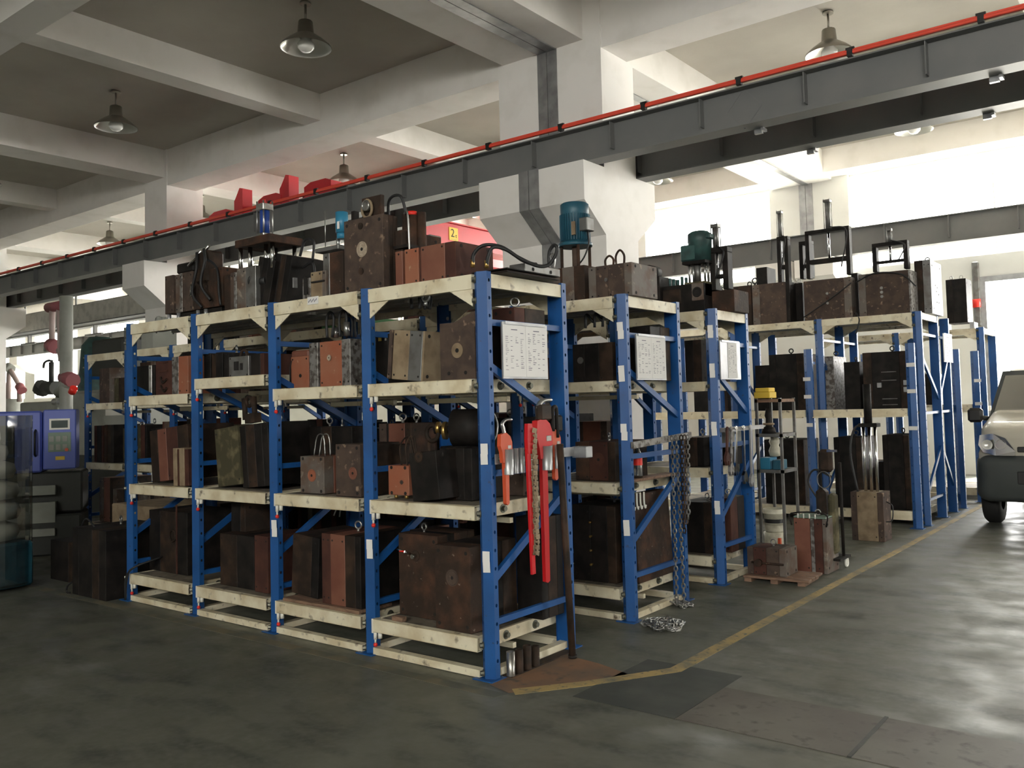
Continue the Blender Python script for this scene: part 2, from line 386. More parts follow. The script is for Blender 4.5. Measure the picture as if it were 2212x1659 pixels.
# ---------------------------------------------------------------- runway beams
def runway(label, x0, x1, yc, z0, z1, fwid=.24, pitch=1.115, off=0, name='crane_runway_beam', stif=True):
    t = thing(name, label, 'steel beam', (x0, yc, z0)); L = x1-x0; h = z1-z0
    MB().box(0, -.008, .012, L, .008, h-.012).obj('web', 'beam_grey', t)
    MB().box(0, -fwid/2, 0, L, fwid/2, .014).obj('flange', 'beam_grey', t)
    MB().box(0, -fwid/2, h-.014, L, fwid/2, h).obj('flange', 'beam_grey', t)
    if stif:
        me = MB().box(-.005, -.10, .09 if z0 > 4 else .05, .005, -.008, h-.014).box(-.005, .008, .05, .005, .10, h-.014).mesh('stiffener', 'beam_grey')
        x = off
        while x < L-.02:
            link('stiffener', me, t, loc=(x, 0, 0)); x += pitch
    return t
runway('grey runway beam on the near side of the columns, red rail on top', -44, 15.5, 4.75, 4.29, 4.70, off=(44-2.04) % 1.12, pitch=1.12)
runway('grey runway beam on the far side of the white columns', -44, 15.5, 5.87, 4.29, 4.70, off=.4)
runway('grey runway beam along the far windowed wall', -44, 15.5, 13.35, 4.22, 4.72, off=.2)
t = runway('short grey girder hanging over the far left workshop, left of the robot', -29, -14.6, 9.0, 4.15, 4.78, off=.6, pitch=2.4)
for x in (1.5, 5, 9, 13): MB().cyl((x,0,.63),(x,0,SLAB-4.15),.03).obj('hanger_rod', 'beam_grey', t)
for x in (2.2, 6.5, 11.0): MB().box(x-.5, -.22, -.30, x+.5, -.16, -.24).box(x-.04, -.2, -.26, x+.04, -.1, 0).obj('bracket', 'beam_grey', t)
# light grey cable tray boxes beneath beam, seen at far left
t = runway('light grey box girder under the runway beam at the far left', -22.5, -15.2, 6.5, 3.72, 4.2, off=.1, pitch=2.3, name='box_girder')
MB().box(0, -.13, .02, 7.3, -.10, .46).obj('side_panel', 'deck_grey', t)
# clamps under near beams
for (px, py, Y, zz) in [(735,515,4.9,0),(745,420,4.9,0)]: pass
cl = MB().box(-.06, -.02, -.05, .02, .02, 0).box(.02, -.05, -.03, .05, .05, 0).mesh('rail_clamp', 'galv')
for i, (x, y) in enumerate([(-.35, 4.88), (1.85, 4.88), (-.2, 5.99), (1.6, 5.99), (-6.9, 4.88)]):
    o = link('rail_clamp', cl, loc=(x, y, 4.29))
    tag(o, ['small steel clamp under near beam, left of the diamond mark', 'small steel clamp under near beam at the right edge of the photo', 'small steel clamp under the far-side beam above the far column joint',
            'small steel clamp under the far-side beam, far right', 'small steel clamp under near beam above the blue cylinder'][i], 'clamp')
# diamond weld mark on near beam
t = P(1608, 235, Y=4.742)
dm = MB(); s_ = .21
q = [(t.x, t.z+s_), (t.x+s_*.9, t.z), (t.x, t.z-s_), (t.x-s_*.9, t.z)]
for a, b in zip(q, q[1:]+q[:1]): dm.bar((a[0], 4.740, a[1]), (b[0], 4.740, b[1]), .010, .004, (0,1,0))
tag(dm.obj('weld_seam', 'beam_grey'), 'faint diamond shaped weld seam on the grey beam web', 'mark')
# red conductor rail with clips
t = thing('conductor_rail', 'bright red conductor rail running along the top of near beam', 'rail', (0, 4.62, 4.745))
MB().box(-44, -.022, -.022, 11.4, .022, .008, .006).box(-44, -.012, .010, 11.4, .012, .026).obj('busbar', 'busbar_red', t)
for k in range(34):
    x = -2.95 - .0 + (k-22)*1.12
    x = -.45 + (k-26)*1.12
    MB().box(x-.025, -.03, -.045, x+.025, .03, .03).box(x-.04, -.015, .02, x+.04, .015, .045).obj('clip', 'black', t)
# ---------------------------------------------------------------- red crane in the far bay
t = thing('overhead_crane', 'red two tonne overhead crane with yellow load sign, behind the corbel', 'crane', (-9, 6, 4.72))
def rb(n, a, m='crane_red', c=.01): return MB().box(*a, c).obj(n, m, t)
for k, xo in enumerate((0, -1.25)):
    MB().box(xo-.42, .25, .12, xo, 7.3, .56, .01).obj('girder', 'crane_red', t)
    MB().box(xo-.46, .25, .56, xo+.05, 7.3, .585).obj('girder_flange', 'crane_red', t)
    MB().box(xo-.46, .25, .095, xo+.05, 7.3, .12).obj('girder_flange', 'crane_red', t)
rb('end_carriage', (-2.75, -.25, .05, .95, .05, .42))
for (x0, x1, z) in ((.15,.85,.64),(-1.15,-.5,.62),(-2.7,-2.0,.57)):
    MB().prism([(x0,.2),(x1,.2),(x1,z-.05),(x1-.2*(x1-x0),z),(x0+.25*(x1-x0),z),(x0,z-.06)], -.28, .06, 'Y').obj('carriage_head', 'crane_red', t)
for x in (-.42, -1.78):
    MB().prism([(x-.13,.2),(x+.13,.2),(x+.13,.88),(x+.04,.90),(x-.09,.72),(x-.13,.68)], -.26, -.05, 'Y').obj('girder_bracket', 'crane_red', t)
for x in (-1.2, .10): MB().cyl((x,-.12,.48),(x-.12,-.12,.48),.07).obj('buffer', 'black', t)
MB().box(.85,-.2,.3,1.15,.05,.52,.02).obj('travel_motor', 'black', t)
MB().box(-.3,3.2,-.28,-.9,3.9,.08,.03).obj('hoist_body', 'crane_red', t)
c = P(979, 506, X=-9)
y0 = c.y-6; z0 = c.z-4.72
sg = MB().box(.001, y0-.135, z0-.135, .012, y0+.135, z0+.135).obj('load_sign', 'yellow', t)
def text(s, size, loc, rot, m, parent, name='lettering', ext=.0015, align='CENTER'):
    cu = bpy.data.curves.new(name, 'FONT'); cu.body = s; cu.size = size; cu.extrude = ext; cu.align_x = align; cu.align_y = 'CENTER'
    cu.materials.append(MT[m]); o = bpy.data.objects.new(name, cu); C.objects.link(o)
    dg = bpy.context.evaluated_depsgraph_get(); me = bpy.data.meshes.new_from_object(o.evaluated_get(dg)); bpy.data.objects.remove(o)
    o = bpy.data.objects.new(name, me); C.objects.link(o); o.parent = parent; o.location = loc; o.rotation_euler = rot; return o
text('2', .24, (.014, -.03, .01), (math.pi/2, 0, math.pi/2), 'print_black', sg, 'numeral'); text('t', .12, (.014, .075, -.03), (math.pi/2, 0, math.pi/2), 'print_black', sg, 'letter')
for o in sg.children: o.location = (o.location.x, o.location.y+y0, o.location.z+z0)
MB().box(.0131, y0-.09, z0-.115, .0136, y0+.09, z0-.108).obj('small_print', 'ink', sg)
# ---------------------------------------------------------------- pendant lamps
def lamp_meshes():
    a = MB().cyl((0,0,.28),(0,0,.505),.013,8).cyl((0,0,.485),(0,0,.51),.06,12).mesh('rod', 'lamp_metal')
    b = MB().lathe([(.03,.30),(.075,.27),(.085,.13),(.095,.10)], n=20).cyl((0,0,.11),(0,0,.28),.07,12).mesh('lamp_housing', 'lamp_metal')
    c_ = MB().lathe([(.09,.12),(.12,.10),(.20,.035),(.262,-.03),(.268,-.05)], n=28).mesh('shade', 'lamp_metal')
    e = MB().lathe([(.085,.115),(.115,.095),(.195,.03),(.257,-.032),(.264,-.05)], n=28).mesh('reflector', 'lamp_inner')
    f = MB().lathe([(.0,-.10),(.05,-.09),(.085,-.05),(.09,0),(.05,.06),(.04,.10)], n=18).mesh('bulb', 'bulb')
    return a, b, c_, e, f
LM = lamp_meshes()
LX = {-.40:'first', -5.21:'second', -9.73:'third', -14.6:'fourth', -18.7:'fifth'}
for (y, row) in ((2.92,'near row before the runway beam'),(7.36,'middle row behind the red rail'),(11.5,'far row by the windows')):
    for x, q in LX.items():
        t = thing('pendant_lamp', 'metal high-bay pendant lamp, %s from the right in the %s' % (q, row), 'lamp', (x, y, 5.90), group='high-bay lamps under the ceiling'); t.scale = (1.14,1.14,1.0)
        for nme, me in zip(('rod','lamp_housing','shade','reflector','bulb'), LM): link(nme, me, t)
# ---------------------------------------------------------------- floor markings and trench covers
def flat(name, pts, m, label, cat, z=.003):
    n = len(pts); vs = [(x, y, 0.0004) for x, y in pts]+[(x, y, z) for x, y in pts]
    o = MB().add(vs, [tuple(range(n, 2*n))]+[(i,(i+1)%n,n+(i+1)%n,n+i) for i in range(n)]).obj(name, m)
    return tag(o, label, cat)
yl = [(.20,-.075),(.45,.25),(.73,.70),(.735,2.9),(.745,5.2),(.75,7.4),(.75,13.8)]
wd = .035
L_ = [(.165,-.045)]+[(.415,.27),(.69,.72)]+[(x-wd,y) for x,y in yl[3:]]
R_ = [(.235,-.105)]+[(.485,.23),(.775,.69)]+[(x+wd,y) for x,y in yl[3:]]
flat('floor_marking', L_+R_[::-1], 'paint_line', 'yellow painted line bending round the corner of the racks', 'floor line', .0025)
flat('floor_marking', [(-5.2,-.20),(.17,-.20),(.20,-.12),(-5.2,-.12)], 'worn_line', 'worn pale line on the floor in front of the front rack', 'floor line', .002)
flat('floor_plate', [(.02,-.05),(.19,-.10),(.40,.20),(.55,.50),(.30,.58),(.02,.62)], 'rust_plate', 'rusty brown steel plate on the floor at the front rack corner', 'floor plate', .0022)
t = thing('trench_cover', 'dull steel trench covers running across the aisle, bottom right', 'trench cover')
for i, (a, b, m) in enumerate([(.50,1.085,'dark_plate'),(1.09,1.89,'trench_plate'),(1.905,2.75,'trench_plate'),(2.755,3.6,'trench_plate')]):
    MB().box(a, .035, .0004, b, .575 if i else .80, .0022+.0002*i).obj('cover_plate', m, t)
MB().box(1.889, .03, .0004, 1.906, .58, .007).obj('lifting_bar', 'dark_plate', t)
# ================================================================ storage racks
def strip(mb, a, b, h, w, z0=.05, pitch=.10, r=.0085):
    "vertical sheet strip from a to b (xy points) with a row of punched holes"
    a = Vector((*a, 0)); b = Vector((*b, 0)); u = (b-a).normalized(); W = (b-a).length; k = 8
    z = 0; base = []
    def pt(s_, zz): return a+u*s_+Vector((0,0,zz))
    segs = int((h-z0)/pitch); zs = z0
    mb.add([pt(0,0), pt(W,0), pt(W,z0), pt(0,z0)], [(0,1,2,3)])
    for i in range(segs):
        zc = zs+pitch/2
        outer = [pt(0,zs), pt(W/2,zs), pt(W,zs), pt(W,zc), pt(W,zs+pitch), pt(W/2,zs+pitch), pt(0,zs+pitch), pt(0,zc)]
        ang = [225,270,315,0,45,90,135,180]
        inner = [pt(W/2+r*math.cos(math.radians(q)), zc+r*1.25*math.sin(math.radians(q))) for q in ang]
        mb.add(outer+inner, [(j,(j+1)%8,8+(j+1)%8,8+j) for j in range(8)]); zs += pitch
    mb.add([pt(0,zs), pt(W,zs), pt(W,h), pt(0,h)], [(0,1,2,3)])
def upright_mesh(h, back=False):
    m = MB(); s = -1 if back else 1
    y = (lambda v: .06-v) if back else (lambda v: v)
    if not back:
        strip(m, (-.10,y(.034)), (-.058,y(0)), h, .042*1.28); a = (-.058,y(0)); b = (0,y(.022))
    else:
        strip(m, (-.10,y(.012)), (-.058,y(0)), h, .042); a = (-.058,y(0)); b = (0,y(.014))
        m.add([(-.098,.004,0),(-.01,.004,0),(-.01,.004,h),(-.098,.004,h)], [(0,1,2,3)])
    m.add([(*a,0),(*b,0),(*b,h),(*a,h)], [(0,1,2,3)])
    strip(m, (0,b[1]), (0,y(.06)), h, .046); strip(m, (-.10,y(.075)), (-.10,y(.034 if not back else .012)), h, .048)
    m.add([(0,y(.06),0),(-.022,y(.06),0),(-.022,y(.06),h),(0,y(.06),h),(-.10,y(.06),0),(-.078,y(.06),0),(-.078,y(.06),h),(-.10,y(.06),h)], [(0,1,2,3),(4,5,6,7)])
    m.box(-.125, y(0)-.03 if not back else -.02, 0, .02, .09, .006)
    me = m.mesh('upright', 'blue_paint')
    return me
UPM = {}
def upright(t, x, y, h, back=False):
    k = (h, back)
    if k not in UPM: UPM[k] = upright_mesh(h, back)
    return link('upright', UPM[k], t, loc=(x, y, 0))
BOLT = MB().cyl((0,0,0),(0,-.006,0),.020,12).cyl((0,-.006,0),(0,-.022,0),.0135,6,smooth=False).mesh('bolt', 'bolt')
BOLTX = MB().cyl((0,0,0),(.004,0,0),.026,12).cyl((.004,0,0),(.022,0,0),.0165,6,smooth=False).mesh('bolt', 'bolt')
STK = MB().box(-.022, -.0015, -.030, .022, 0, .030).box(-.016, -.002, .006, .016, -.0014, .009).box(-.016,-.002,-.008,.016,-.0014,-.005).mesh('sticker', 'paper')
MM = {}
def cache(k, f):
    if k not in MM: MM[k] = f()
    return MM[k]
def drawer(t, xl, xr, yf, yr, z, latch=True, detail=2):
    "pull-out shelf between two uprights; xl, xr clear opening, z = top of its front rail"
    L = xr-xl; D = yr-yf; k = (round(L,3), round(D,3), detail)
    d = link('drawer', cache(('dr',)+k, lambda: MB().box(.004,-.012,-.078,L-.004,-.006,0).box(.004,-.012,-.004,L-.004,.03,0).box(.004,-.012,-.078,L-.004,.025,-.074).mesh('drawer', 'cream_paint')), t, loc=(xl, yf, z))
    link('shelf_plate', cache(('dp',)+k, lambda: MB().box(.02,.0,-.012,L-.02,D-.02,-.004).mesh('shelf_plate', 'deck_steel')), d)
    def rails():
        m = MB()
        for x in (.012, L-.03): m.box(x, .02, -.075, x+.02, D, .0)
        m.box(.03, D-.03, -.075, L-.03, D, 0)
        return m.mesh('side_rail', 'cream_paint')
    link('side_rail', cache(('ds',)+k, rails), d)
    if detail > 1:
        def cross():
            m = MB()
            for j in range(3): m.box(.03, .15+j*D/4, -.05, L-.03, .19+j*D/4, -.012)
            m.box(.25*L, D*.4, -.13, L-.01, D*.4+.03, -.10)
            return m.mesh('cross_member', 'cream_paint')
        link('cross_member', cache(('dx',)+k, cross), d)
        for y in (D*.32, D*.68): link('bolt', BOLTX, d, loc=(L-.010, y, -.038))
    if latch:
        link('latch', cache('latch', lambda: MB().box(0,-.014,-.085,.012,.0,.0).cyl((.022,-.004,-.080),(.022,-.004,-.122),.011,10).cyl((.022,-.004,-.12),(.022,-.004,-.145),.006,8).cyl((.062,-.002,-.078),(.062,-.002,-.112),.013,10).mesh('latch', 'white_plastic')), d)
        link('latch_knob', cache('knob', lambda: MB().lathe([(0,-.014),(.010,-.010),(.014,0),(.010,.010),(0,.014)], n=10).mesh('latch_knob', 'red_plastic')), d, loc=(.022,-.004,-.155))
    return d
def gusset_mesh():
    return MB().prism([(0,0),(-.17,0),(0,-.098)], 0, .006, 'Y').mesh('gusset', 'cream_paint')
def rack(label, xs, yf, yr, H, levels, lev_over={}, gus=.17, frames=True, diag=True, latch=True, base=True, detail=2, skip=(), rear=True, topz=None):
    "xs: x of each upright's right edge, right to left"
    t = thing('storage_rack', label, 'rack', (xs[0]-.05, yf, 0))
    ox, oy = xs[0]-.05, yf
    def L_(o):
        o.location.x -= ox; o.location.y -= oy; return o
    for i, x in enumerate(xs):
        L_(upright(t, x, yf, H)); 
        if rear: L_(upright(t, x, yr, H, True))
        if frames:
            ya, yb = yf+.058, yr+.004; xc = x-.03
            def rail(n, p, q, w_=.035): L_(MB().bar(p, q, w_, .028).obj(n, 'blue_paint', t))
            if diag:
                rail('frame_rail', (xc,ya,H-.285), (xc,yb,H-.285))
                rail('diagonal_brace', (xc,ya,H-.53), (xc,yb,H-.86), .042)
                rail('frame_rail', (xc,ya,1.12), (xc,yb,1.12))
                rail('diagonal_brace', (xc,ya,.54), (xc,yb,.95), .042)
                rail('frame_rail', (xc,ya,.305), (xc,yb,.305))
            # end beam of the top deck and base sill
        if base: L_(MB().box(x-.085, yf+.06, .004, x-.03, yr, .044).obj('base_sill', 'cream_paint', t))
        for z in [H-.04, H-.16]+[l-.04 for l in (lev_over.get(i, levels))]+[.03]:
            L_(link('bolt', BOLT, t, loc=(x-.079, yf+.017, z), rot=(0,0,-.68)))
    for i in range(len(xs)-1):
        xr, xl = xs[i]-.10, xs[i+1]
        tz = H-.01
        L_(MB().box(xl, yf+.006, tz-.083, xr, yf+.046, tz).obj('top_beam', 'cream_paint', t))
        L_(MB().box(xl, yr-.0, tz-.083, xr, yr+.05, tz).obj('top_beam', 'cream_paint', t))
        g = cache('gus', gusset_mesh)
        L_(link('gusset', g, t, loc=(xr, yf+.012, tz-.083)))
        o = L_(link('gusset', g, t, loc=(xl, yf+.018, tz-.083), rot=(0,0,0))); o.scale.x = -1
        L_(link('gusset', g, t, loc=(xr, yr+.012, tz-.083)))
        o = L_(link('gusset', g, t, loc=(xl, yr+.018, tz-.083))); o.scale.x = -1
        def deck():
            m = MB().box(0, 0, -.012, xr-xl+.055, yr-yf-.046, -.004); n = 5; D = yr-yf-.05
            for j in range(n): m.box(0, D*(j+.3)/n, -.05, xr-xl+.055, D*(j+.62)/n, -.013)
            return m.mesh('top_deck', 'deck_grey')
        L_(link('top_deck', cache(('td', round(xr-xl,3), round(yr-yf,3)), deck), t, loc=(xl-.0, yf+.046, tz)))
        if base:
            L_(MB().box(xl, yf+.0, .004, xr, yf+.05, .045).obj('base_beam', 'cream_paint', t))
            L_(MB().box(xl, yr+.0, .004, xr, yr+.05, .045).obj('base_beam', 'cream_paint', t))
        for z in lev_over.get(i, levels):
            if (i, z) in skip: continue
            d = drawer(t, xl, xr+.0, yf+.004, yr+.03, z, latch, detail); L_(d)
    # end beam of the top deck at the aisle end
    L_(MB().box(xs[0]-.035, yf+.06, H-.09, xs[0]-.005, yr, H-.012).obj('end_beam', 'cream_paint', t))
    return t
W = .955
LV = [.22, .94, 1.65]
rackA = rack('front blue storage rack of moulds, nearest the camera', [-i*W for i in range(5)], 0, .741, 2.25, LV, {2: [.22,.94,1.755]})
rackB = rack('second blue storage rack, directly behind the front rack', [-i*W for i in range(9)], 1.482, 2.246, 2.25, LV, {i: [.22,.94,1.65] for i in (4,)})
rackC = rack('third blue storage rack, between second rack and the white column', [-i*W for i in range(7)], 2.893, 3.518, 2.25, LV, detail=1)
# the tall pair of racks beyond the column, with a low half-rack before and behind them
xsD = [.62, -.53, -1.68, -2.83]
rackD = rack('tall blue storage rack beyond the column, carrying the big rusty moulds on top', xsD, 7.0, 7.80, 2.46, [.15,1.33], frames=False, gus=0, latch=False, base=False, detail=1)
for x in xsD[:3]:
    for (p, q, w_) in [((x-.03,7.06,2.2),(x-.03,7.8,2.2),.03),((x-.03,7.06,1.95),(x-.03,7.8,1.45),.045),((x-.03,7.06,.35),(x-.03,7.8,.85),.045),((x-.03,7.06,1.28),(x-.03,7.8,1.28),.03),((x-.03,7.06,.28),(x-.03,7.8,.28),.03)]:
        o = MB().bar(p, q, w_, .025).obj('diagonal_brace', 'blue_paint', rackD); o.location = -Vector(rackD.location)
dE = 8.38
for i, x in enumerate(xsD):
    o = upright(rackD, x-rackD.location.x, dE-7.0, 2.46, True)
    if i < 3:
        xl, xr = xsD[i+1]-rackD.location.x, x-.10-rackD.location.x
        for z in (2.45, 1.33, .15): MB().box(xl, dE-7.0+.0, z-.083, xr, dE-7.0+.045, z).obj('beam', 'cream_paint', rackD)
        for z in (2.445, 1.325, .145): MB().box(xl+.01, .86, z-.02, xr-.01, dE-7.0+.0, z-.008).obj('shelf_plate', 'deck_steel', rackD)
for x in xsD[:2]:
    for (p, q, w_) in [((x-.03,7.86,2.2),(x-.03,8.38,2.2),.03),((x-.03,8.38,1.95),(x-.03,7.86,1.45),.045),((x-.03,8.38,.35),(x-.03,7.86,.85),.045),((x-.03,7.86,1.28),(x-.03,8.38,1.28),.03)]:
        o = MB().bar(p, q, w_, .025).obj('diagonal_brace', 'blue_paint', rackD); o.location = -Vector(rackD.location)
def lowrack(label, y, x0, n):
    t = thing('low_rack', label, 'rack', (x0, y, 0))
    xs = [x0-i*1.17 for i in range(n)]
    for i, x in enumerate(xs):
        upright(t, x-x0, 0, 2.08)
        MB().box(x-x0-.07, .03, 1.9, x-x0-.03, .22, 1.93).box(x-x0-.07, .03, .2, x-x0-.03, .22, .23).obj('stub_rail', 'blue_paint', t)
        if i < n-1:
            MB().box(xs[i+1]-x0, -.005, 1.26, x-x0-.10, .04, 1.345).obj('beam', 'cream_paint', t)
            MB().box(xs[i+1]-x0+.01, -.06, 1.25, x-x0-.12, -.005, 1.262).obj('beam_lip', 'cream_paint', t)
            MB().box(xs[i+1]-x0, -.005, .09, x-x0-.10, .04, .19).obj('beam', 'cream_paint', t)
    return t
lowA = lowrack('low blue rack front standing before the tall rack of big rusty moulds', 6.70, .60, 4)
lowB = lowrack('low blue rack front standing behind the tall rack near the van', 8.80, .64, 2)
rackF = rack('farthest blue storage rack, seen just left of the van roof', [.74,-.41,-1.56], 10.0, 10.9, 2.43, [.15,1.30], frames=False, latch=False, base=False, detail=1)
rackG = lowrack('short blue rack front with grey shelf beside the van mirror', 9.62, .72, 2)
# stickers on the upright faces (children of the rack they are stuck to)
def stickers(t, pts, Y):
    for (px, py) in pts:
        p = P(px, py, Y=Y); q = Vector(t.location)
        o = link('sticker', STK, t, loc=(p.x-q.x, p.y-q.y, p.z-q.z), rot=(0, R.uniform(-.04,.04), .22))
stickers(rackA, [(1046,970),(1046,992),(1050,1203),(1051,1225),(798,1176),(799,1196),(592,1133),(593,1150)], -.006+.007)
stickers(rackB, [(1339,705),(1341,723),(1342,799),(1343,815),(1347,925),(1349,942),(1353,1133),(1354,1148)], 1.482)
stickers(rackC, [(1534,710),(1535,722),(1538,793),(1539,808),(1542,919),(1543,933),(1549,1090),(1550,1103)], 2.893)
p = P(675, 648, Y=-.0)
o = MB().box(-.055,-.004,-.028,.055,-.001,.022).obj('shelf_tag', 'paper', rackA); o.location = (p.x-rackA.location.x, .006, p.z)
for i in range(9): MB().box(-.045+.010*i,-.0046,-.015+.006*(i%3),-.039+.010*i,-.0041,-.003+.006*(i%3)).obj('handwriting', 'ink', o)
def band(t, pts, Y):
    for (px, py) in pts:
        p = P(px, py, Y=Y); q = Vector(t.location)
        MB().box(-.045,-.002,-.022,.045,0,.022).obj('label_band', 'paper', t).location = (p.x-q.x, p.y-q.y-.004, p.z-q.z)
band(lowA, [(1967,788),(1969,845),(1973,925),(1743,819),(1745,857),(1748,918)], 6.70)
band(rackG, [(2112,822),(2114,872)], 9.62)
# paper boards on the rack ends
def board(px0, py0, px1, py1, X, label, pages, back='galv', lay=1.0):
    a = P(px0, py0, X=X); b = P(px1, py1, X=X); y0, y1 = a.y, b.y; z1, z0 = a.z, b.z
    w_ = y1-y0; h = z1-z0; t = thing('notice_board', label, 'notice board', (X, (y0+y1)/2, z0))
    MB().box(-.012, -w_/2-.004, -.008, -.002, w_/2+.004, h+.012).obj('backing_plate', back, t)
    MB().box(-.016, -w_/2+.02, h+.0, .004, w_/2-.02, h+.016).obj('top_clip', 'galv', t)
    r = random.Random(int(px0)); n = len(pages)
    for i, (u0, u1) in enumerate(pages):
        s = MB().box(-.0015, -w_/2+w_*u0, .004, .0, -w_/2+w_*u1-.002, h-.004).obj('paper_sheet', 'paper', t)
        ink = MB(); rows = 20; pw = w_*(u1-u0); yb = -w_/2+w_*u0
        ink.box(0.0, yb+pw*.35, h-.032, .0006, yb+pw*.62, h-.027)
        for k in range(rows):
            z = h-.05-k*(h-.08)/rows; x = yb+pw*.10
            for col in range(4):
                if r.random() < (.85 if col == 0 else .5):
                    l = pw*r.uniform(.05,.16); ink.box(0.0, x, z, .0006, x+l, z+r.uniform(.0015,.004))
                x += pw*.22
        ink.obj('handwriting', 'ink', t)
    return t
board(1086,699,1184,816,.016,'white paper mould list in a frame on the front rack end',[(0,.5),(.5,1)])
board(1375,725,1440,819,.016,'white paper mould list hanging on the second rack end',[(0,.5),(.5,1)])
board(1556,738,1601,818,.016,'narrow white list on a grey board at the third rack end',[(.36,.82)])
board(2038,722,2059,782,.655,'sunlit white list board on end of the tall rack beyond column',[(0,1)],'white_plastic')
# ================================================================ moulds
SC = MB().cyl((0,0,0),(0,-.0015,0),.011,12).mesh('screw_head', 'hole')
SCX = MB().cyl((0,0,0),(.0015,0,0),.011,12).mesh('screw_head', 'hole')
EYE = MB().cyl((0,0,0),(0,0,.022),.011,10).torus((0,0,.048),.025,.0065,'Y',16,6).mesh('eyebolt', 'steel')
EYEB = MB().cyl((0,0,0),(0,0,.022),.012,10).torus((0,0,.050),.027,.008,'Y',16,6).mesh('eyebolt', 'rubber')
def eye(t, x, y, z, s=1, rz=0, dark=False): 
    o = link('eyebolt', EYEB if dark else EYE, t, loc=(x,y,z), rot=(0,0,rz)); o.scale = (s,s,s); return o
def hose(t, pts, r=.008, m='rubber', name='hose', ends=None):
    o = MB().tube(curve(pts, 6), r, 8).obj(name, m, t)
    if ends:
        for p in (pts[0],): 
            MB().cyl(Vector(p)+Vector((0,0,-.015)), Vector(p)+Vector((0,0,.03)), r*1.15, 8).obj('hose_fitting', ends, t)
    return o
def mould(label, X0, X1, Y, z, h, depth, plates, ori='x', lean=0, rz=0, ring=None, screws=True, eyes=1, cat='mould', group=None, gap=.0, dark=False):
    """stack of tool-steel plates. ori 'x': plates side by side along X, 'y': one behind another, first plate faces the camera, 'z': stacked upward.
    plates: (thickness, material, top inset, front inset)"""
    wdt = X1-X0; hl = -math.sin(lean)*0
    if group is None: group = 'injection moulds stored on the racks and floor'
    t = thing('mould', label, cat, ((X0+X1)/2, Y, z), (0, lean, rz), group)
    if lean > 0: t.location.z += 0; t.location = ((X0+X1)/2, Y, z + abs(math.sin(lean))*wdt/2)
    elif lean < 0: t.location = ((X0+X1)/2, Y, z + abs(math.sin(lean))*wdt/2)
    if lean: h = h - abs(math.sin(lean))*wdt*.6
    tot = sum(p[0] for p in plates); u = 0
    r = random.Random(hash(label) & 0xffff if False else sum(map(ord, label)))
    for k, pl in enumerate(plates):
        th = pl[0]/tot; ti = pl[2] if len(pl) > 2 else 0; fi = pl[3] if len(pl) > 3 else 0; m = MB()
        if ori == 'x': a = (-wdt/2+wdt*u+.0008, fi, 0 if not ti else ti*.3, -wdt/2+wdt*(u+th)-.0008, depth-fi, h-ti)
        elif ori == 'y': a = (-wdt/2+fi, depth*u+.0008, ti*.3, wdt/2-fi, depth*(u+th)-.0008, h-ti)
        else: a = (-wdt/2+fi, fi, h*u+.0005, wdt/2-fi, depth-fi, h*(u+th)-.0005)
        m.box(*a, .003); p = m.obj('plate', pl[1], t)
        if screws and ori != 'z':
            if ori == 'x' and (a[3]-a[0]) > .028:
                xs = [(a[0]+a[3])/2] if a[3]-a[0] < .075 else [a[0]+.02, a[3]-.02]
                for x in xs:
                    for zz in (.09, .91):
                        if r.random() < .6: link('screw_head', SC, p, loc=(x, fi, h*zz)).scale = (.6,1,.6)
            if ori == 'y' and k == 0:
                for x in (a[0]+.03, a[3]-.03):
                    for zz in (.07, .93): link('screw_head', SC, p, loc=(x, a[1], h*zz))
        if ori == 'x' and k == len(plates)-1 and screws:
            for y in (.15, .85):
                for zz in (.1, .9): link('screw_head', SCX, p, loc=(a[3], depth*y, h*zz))
        u += th
    if ring:
        cx, cz, rr_, mm = ring; yy = 0
        o = MB().cyl((cx,.0,cz),(cx,-.0025,cz),rr_,28).obj('locating_ring', mm, t)
        MB().torus((cx,-.002,cz),rr_*.85,.003,'Y',24,6).obj('ring_rim', mm, o); MB().cyl((cx,-.002,cz),(cx,-.0036,cz),rr_*.22,14).obj('sprue_hole', 'hole', o)
    for k in range(eyes):
        eye(t, (-.25+.5*k)*wdt*(1 if eyes > 1 else 0)+(r.uniform(-.1,.1)*wdt), depth*r.uniform(.25,.6), h-.003, r.uniform(.8,1.05), r.uniform(-.8,.8), dark)
    return t
def pm(label, lx, rx, ty, Y, z, depth, plates, **k):
    "mould whose front face spans photo columns lx..rx with its top at row ty, standing at depth Y on height z"
    a = P(lx, ty, Y=Y); b = P(rx, ty, Y=Y); c = P((lx+rx)/2, ty, Y=Y); q = math.tan(k.get('lean', 0))*(c.z-z)
    a.x -= q; b.x -= q
    return mould(label, a.x, b.x, Y, z+.0005, c.z-z, depth, plates, **k)
Z1, Z2, Z3 = .2202, .9402, 1.6502
TOP = 2.2402
